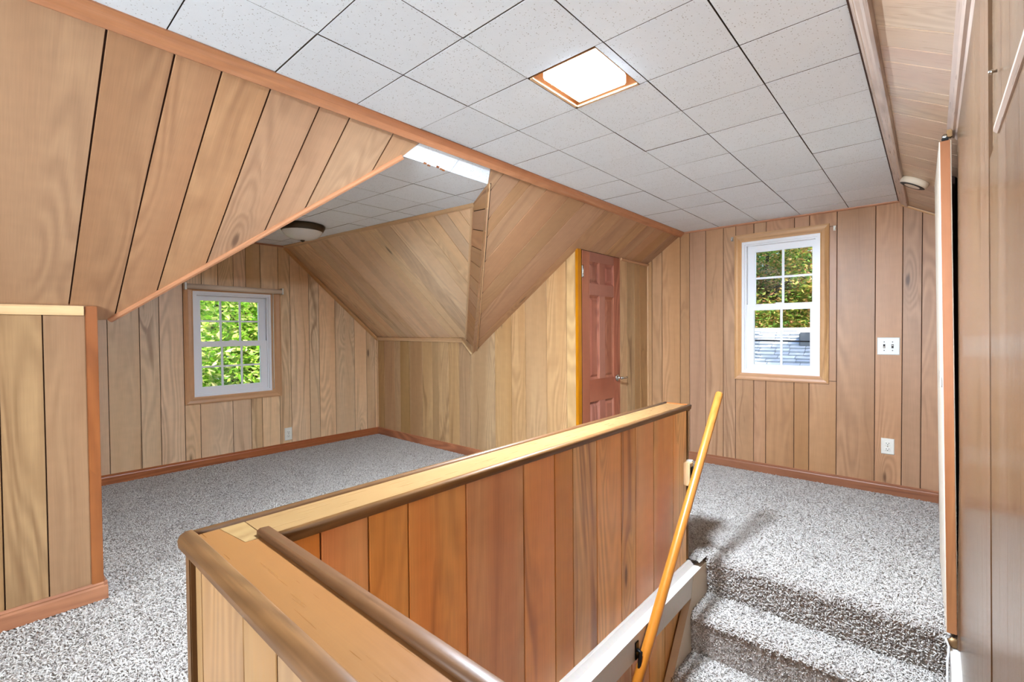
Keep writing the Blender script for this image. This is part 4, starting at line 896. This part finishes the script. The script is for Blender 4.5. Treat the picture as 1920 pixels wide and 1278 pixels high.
def tree(name, base, height, crown_c, crown_r, nleaf, leaf, mat, label, seed, nbr=14):
    nleaf = int(nleaf*LEAF_N); leaf *= LEAF_K; rnd = random.Random(seed); root = empty(name, base, label, 'tree', 'trees outside the windows')
    B0 = Vector(base); C = Vector(crown_c); R = Vector(crown_r)
    tube('trunk', [B0, B0.lerp(C, .35)+V(.1, .05, 0), B0.lerp(C, .7)+V(-.1, .1, 0), C+V(0, 0, R.z*.5)], [.22, .17, .12, .04], 'bark', root, 8)
    for i in range(nbr):
        s = B0.lerp(C, rnd.uniform(.55, 1.05)); d_ = V(rnd.gauss(0, 1), rnd.gauss(0, 1), rnd.uniform(-.2, .9)).normalized()
        e = s+V(d_.x*R.x, d_.y*R.y, d_.z*R.z)*rnd.uniform(.6, .95); mid_ = s.lerp(e, .5)+V(rnd.uniform(-.2, .2), rnd.uniform(-.2, .2), rnd.uniform(0, .3))
        tube('branch', [s, mid_, e], [.05, .032, .012], 'bark', root, 6)
    vs_, fs = [], []
    cg = lambda: max(-.9, min(.9, rnd.gauss(0, .5)))
    clusters = [V(cg(), cg(), cg()) for _ in range(110)]
    for i in range(nleaf):
        k = rnd.choice(clusters); p = C+V((k.x+rnd.gauss(0, .13))*R.x, (k.y+rnd.gauss(0, .13))*R.y, (k.z+rnd.gauss(0, .10))*R.z)
        a = V(rnd.gauss(0, 1), rnd.gauss(0, 1), rnd.gauss(0, .5)).normalized(); b2 = a.cross(V(rnd.gauss(0, .5), rnd.gauss(0, .5), 1)).normalized(); L = leaf*rnd.uniform(.7, 1.4)
        n0 = len(vs_); nn = a.cross(b2)*L*.12
        vs_ += [p-a*L*.5, p+b2*L*.28+nn, p+a*L*.5, p-b2*L*.28+nn]; fs.append((n0, n0+1, n0+2)); fs.append((n0, n0+2, n0+3))
    f_ = mk('foliage', vs_, fs, mat, root); f_['kind'] = 'stuff'
tree('tree', (-9.2, 4.0, GZ), 5, (-9.2, 3.1, -.1), (1.7, 2.3, 2.3), 16000, .17, 'leaf_green', 'bright green tree filling the dormer window', 1)
tree('tree', (-13.4, 4.4, GZ), 6, (-13.4, 4.2, .4), (2.0, 3.2, 3.0), 10000, .22, 'leaf_deep', 'darker tree farther behind the dormer window', 3)
tree('tree', (-4.9, 18.2, GZ), 6, (-4.2, 18.0, 1.2), (2.7, 1.9, 3.0), 24000, .23, 'leaf_autumn', 'autumn coloured tree above the neighbouring roof', 4)
tree('tree', (-7.5, 23, GZ), 7, (-5.6, 22.8, 2.0), (4.6, 2.4, 4.2), 16000, .34, 'leaf_deep', 'dark green tree at the back of the gable window view', 6)
# neighbouring roof seen through the gable window
nh = empty('neighbour_house', (-3.2, 12, GZ), 'grey shingled neighbouring roof seen through the gable window', 'house')
ry0, ry1, rz0, rz1 = 7.6, 11.6, -2.36, .01
rdir = V(0, ry1-ry0, rz1-rz0); RLn = rdir.length; rdir.normalize(); rn = V(0, -rdir.z, rdir.y)
bbox('wall', -7.2, .6, 8.0, 15.2, GZ, -2.3, 'exterior_wall', nh)
mk('roof_deck', [V(-7.4, ry0, rz0), V(.8, ry0, rz0), V(.8, ry1, rz1), V(-7.4, ry1, rz1), V(.8, 2*ry1-ry0, rz0), V(-7.4, 2*ry1-ry0, rz0)], [(0, 1, 2, 3), (3, 2, 4, 5), (0, 3, 5), (1, 4, 2), (0, 5, 4, 1)], 'roof_block', nh)
rnd = random.Random(5); nco = 36
for k in range(nco):
    s0 = RLn*k/nco; vs_, fs = [], []; x = -7.4+rnd.uniform(-.2, 0)
    while x < .8:
        wdt = rnd.uniform(.24, .34); hgt = RLn/nco*1.12; lift = rnd.uniform(.03, .05)
        A_ = V(x, ry0, rz0)+rdir*(s0+rnd.uniform(-.012, .008)); n0 = len(vs_); x1 = x+wdt-.012
        p0 = A_+rn*lift; p1 = p0+V(x1-x, 0, 0); p2 = A_+rdir*hgt+rn*.004+V(x1-x, 0, 0); p3 = A_+rdir*hgt+rn*.004
        vs_ += [p0, p1, p2, p3, A_, A_+V(x1-x, 0, 0)]; fs += [(n0, n0+1, n0+2, n0+3), (n0+4, n0+5, n0+1, n0), (n0, n0+3, n0+4), (n0+1, n0+5, n0+2)]; x += wdt
    mk('shingle_course', vs_, fs, 'shingle', nh)
bar('ridge_cap', V(-7.4, ry1, rz1+.02), V(.8, ry1, rz1+.02), (0, -1, 0), (0, 0, 1), [(-.14, -.08), (-.13, -.06), (0, .02), (.13, -.06), (.14, -.08), (0, 0)], 'shingle', nh)
bbox('roof_vent', -2.0, -1.4, 11.0, 11.4, -.38, -.05, 'roof_block', nh, .02)
tag(tube('overhead_wire', [(-9, 9, -.9), (-2.5, 8.6, -.16), (5, 8.2, -.3)], .012, 'black_metal', None, 6), 'thin overhead wire crossing in front of the shingled roof', 'wire')
tree('tree', (2.6, 8.2, GZ), 5, (1.5, 9.0, 2.75), (1.3, 1.2, 1.5), 14000, .16, 'leaf_autumn', 'leafy tree added out of view right of the gable window to shade the roof', 8)  # unseen tree, added to cast shade on the shingles
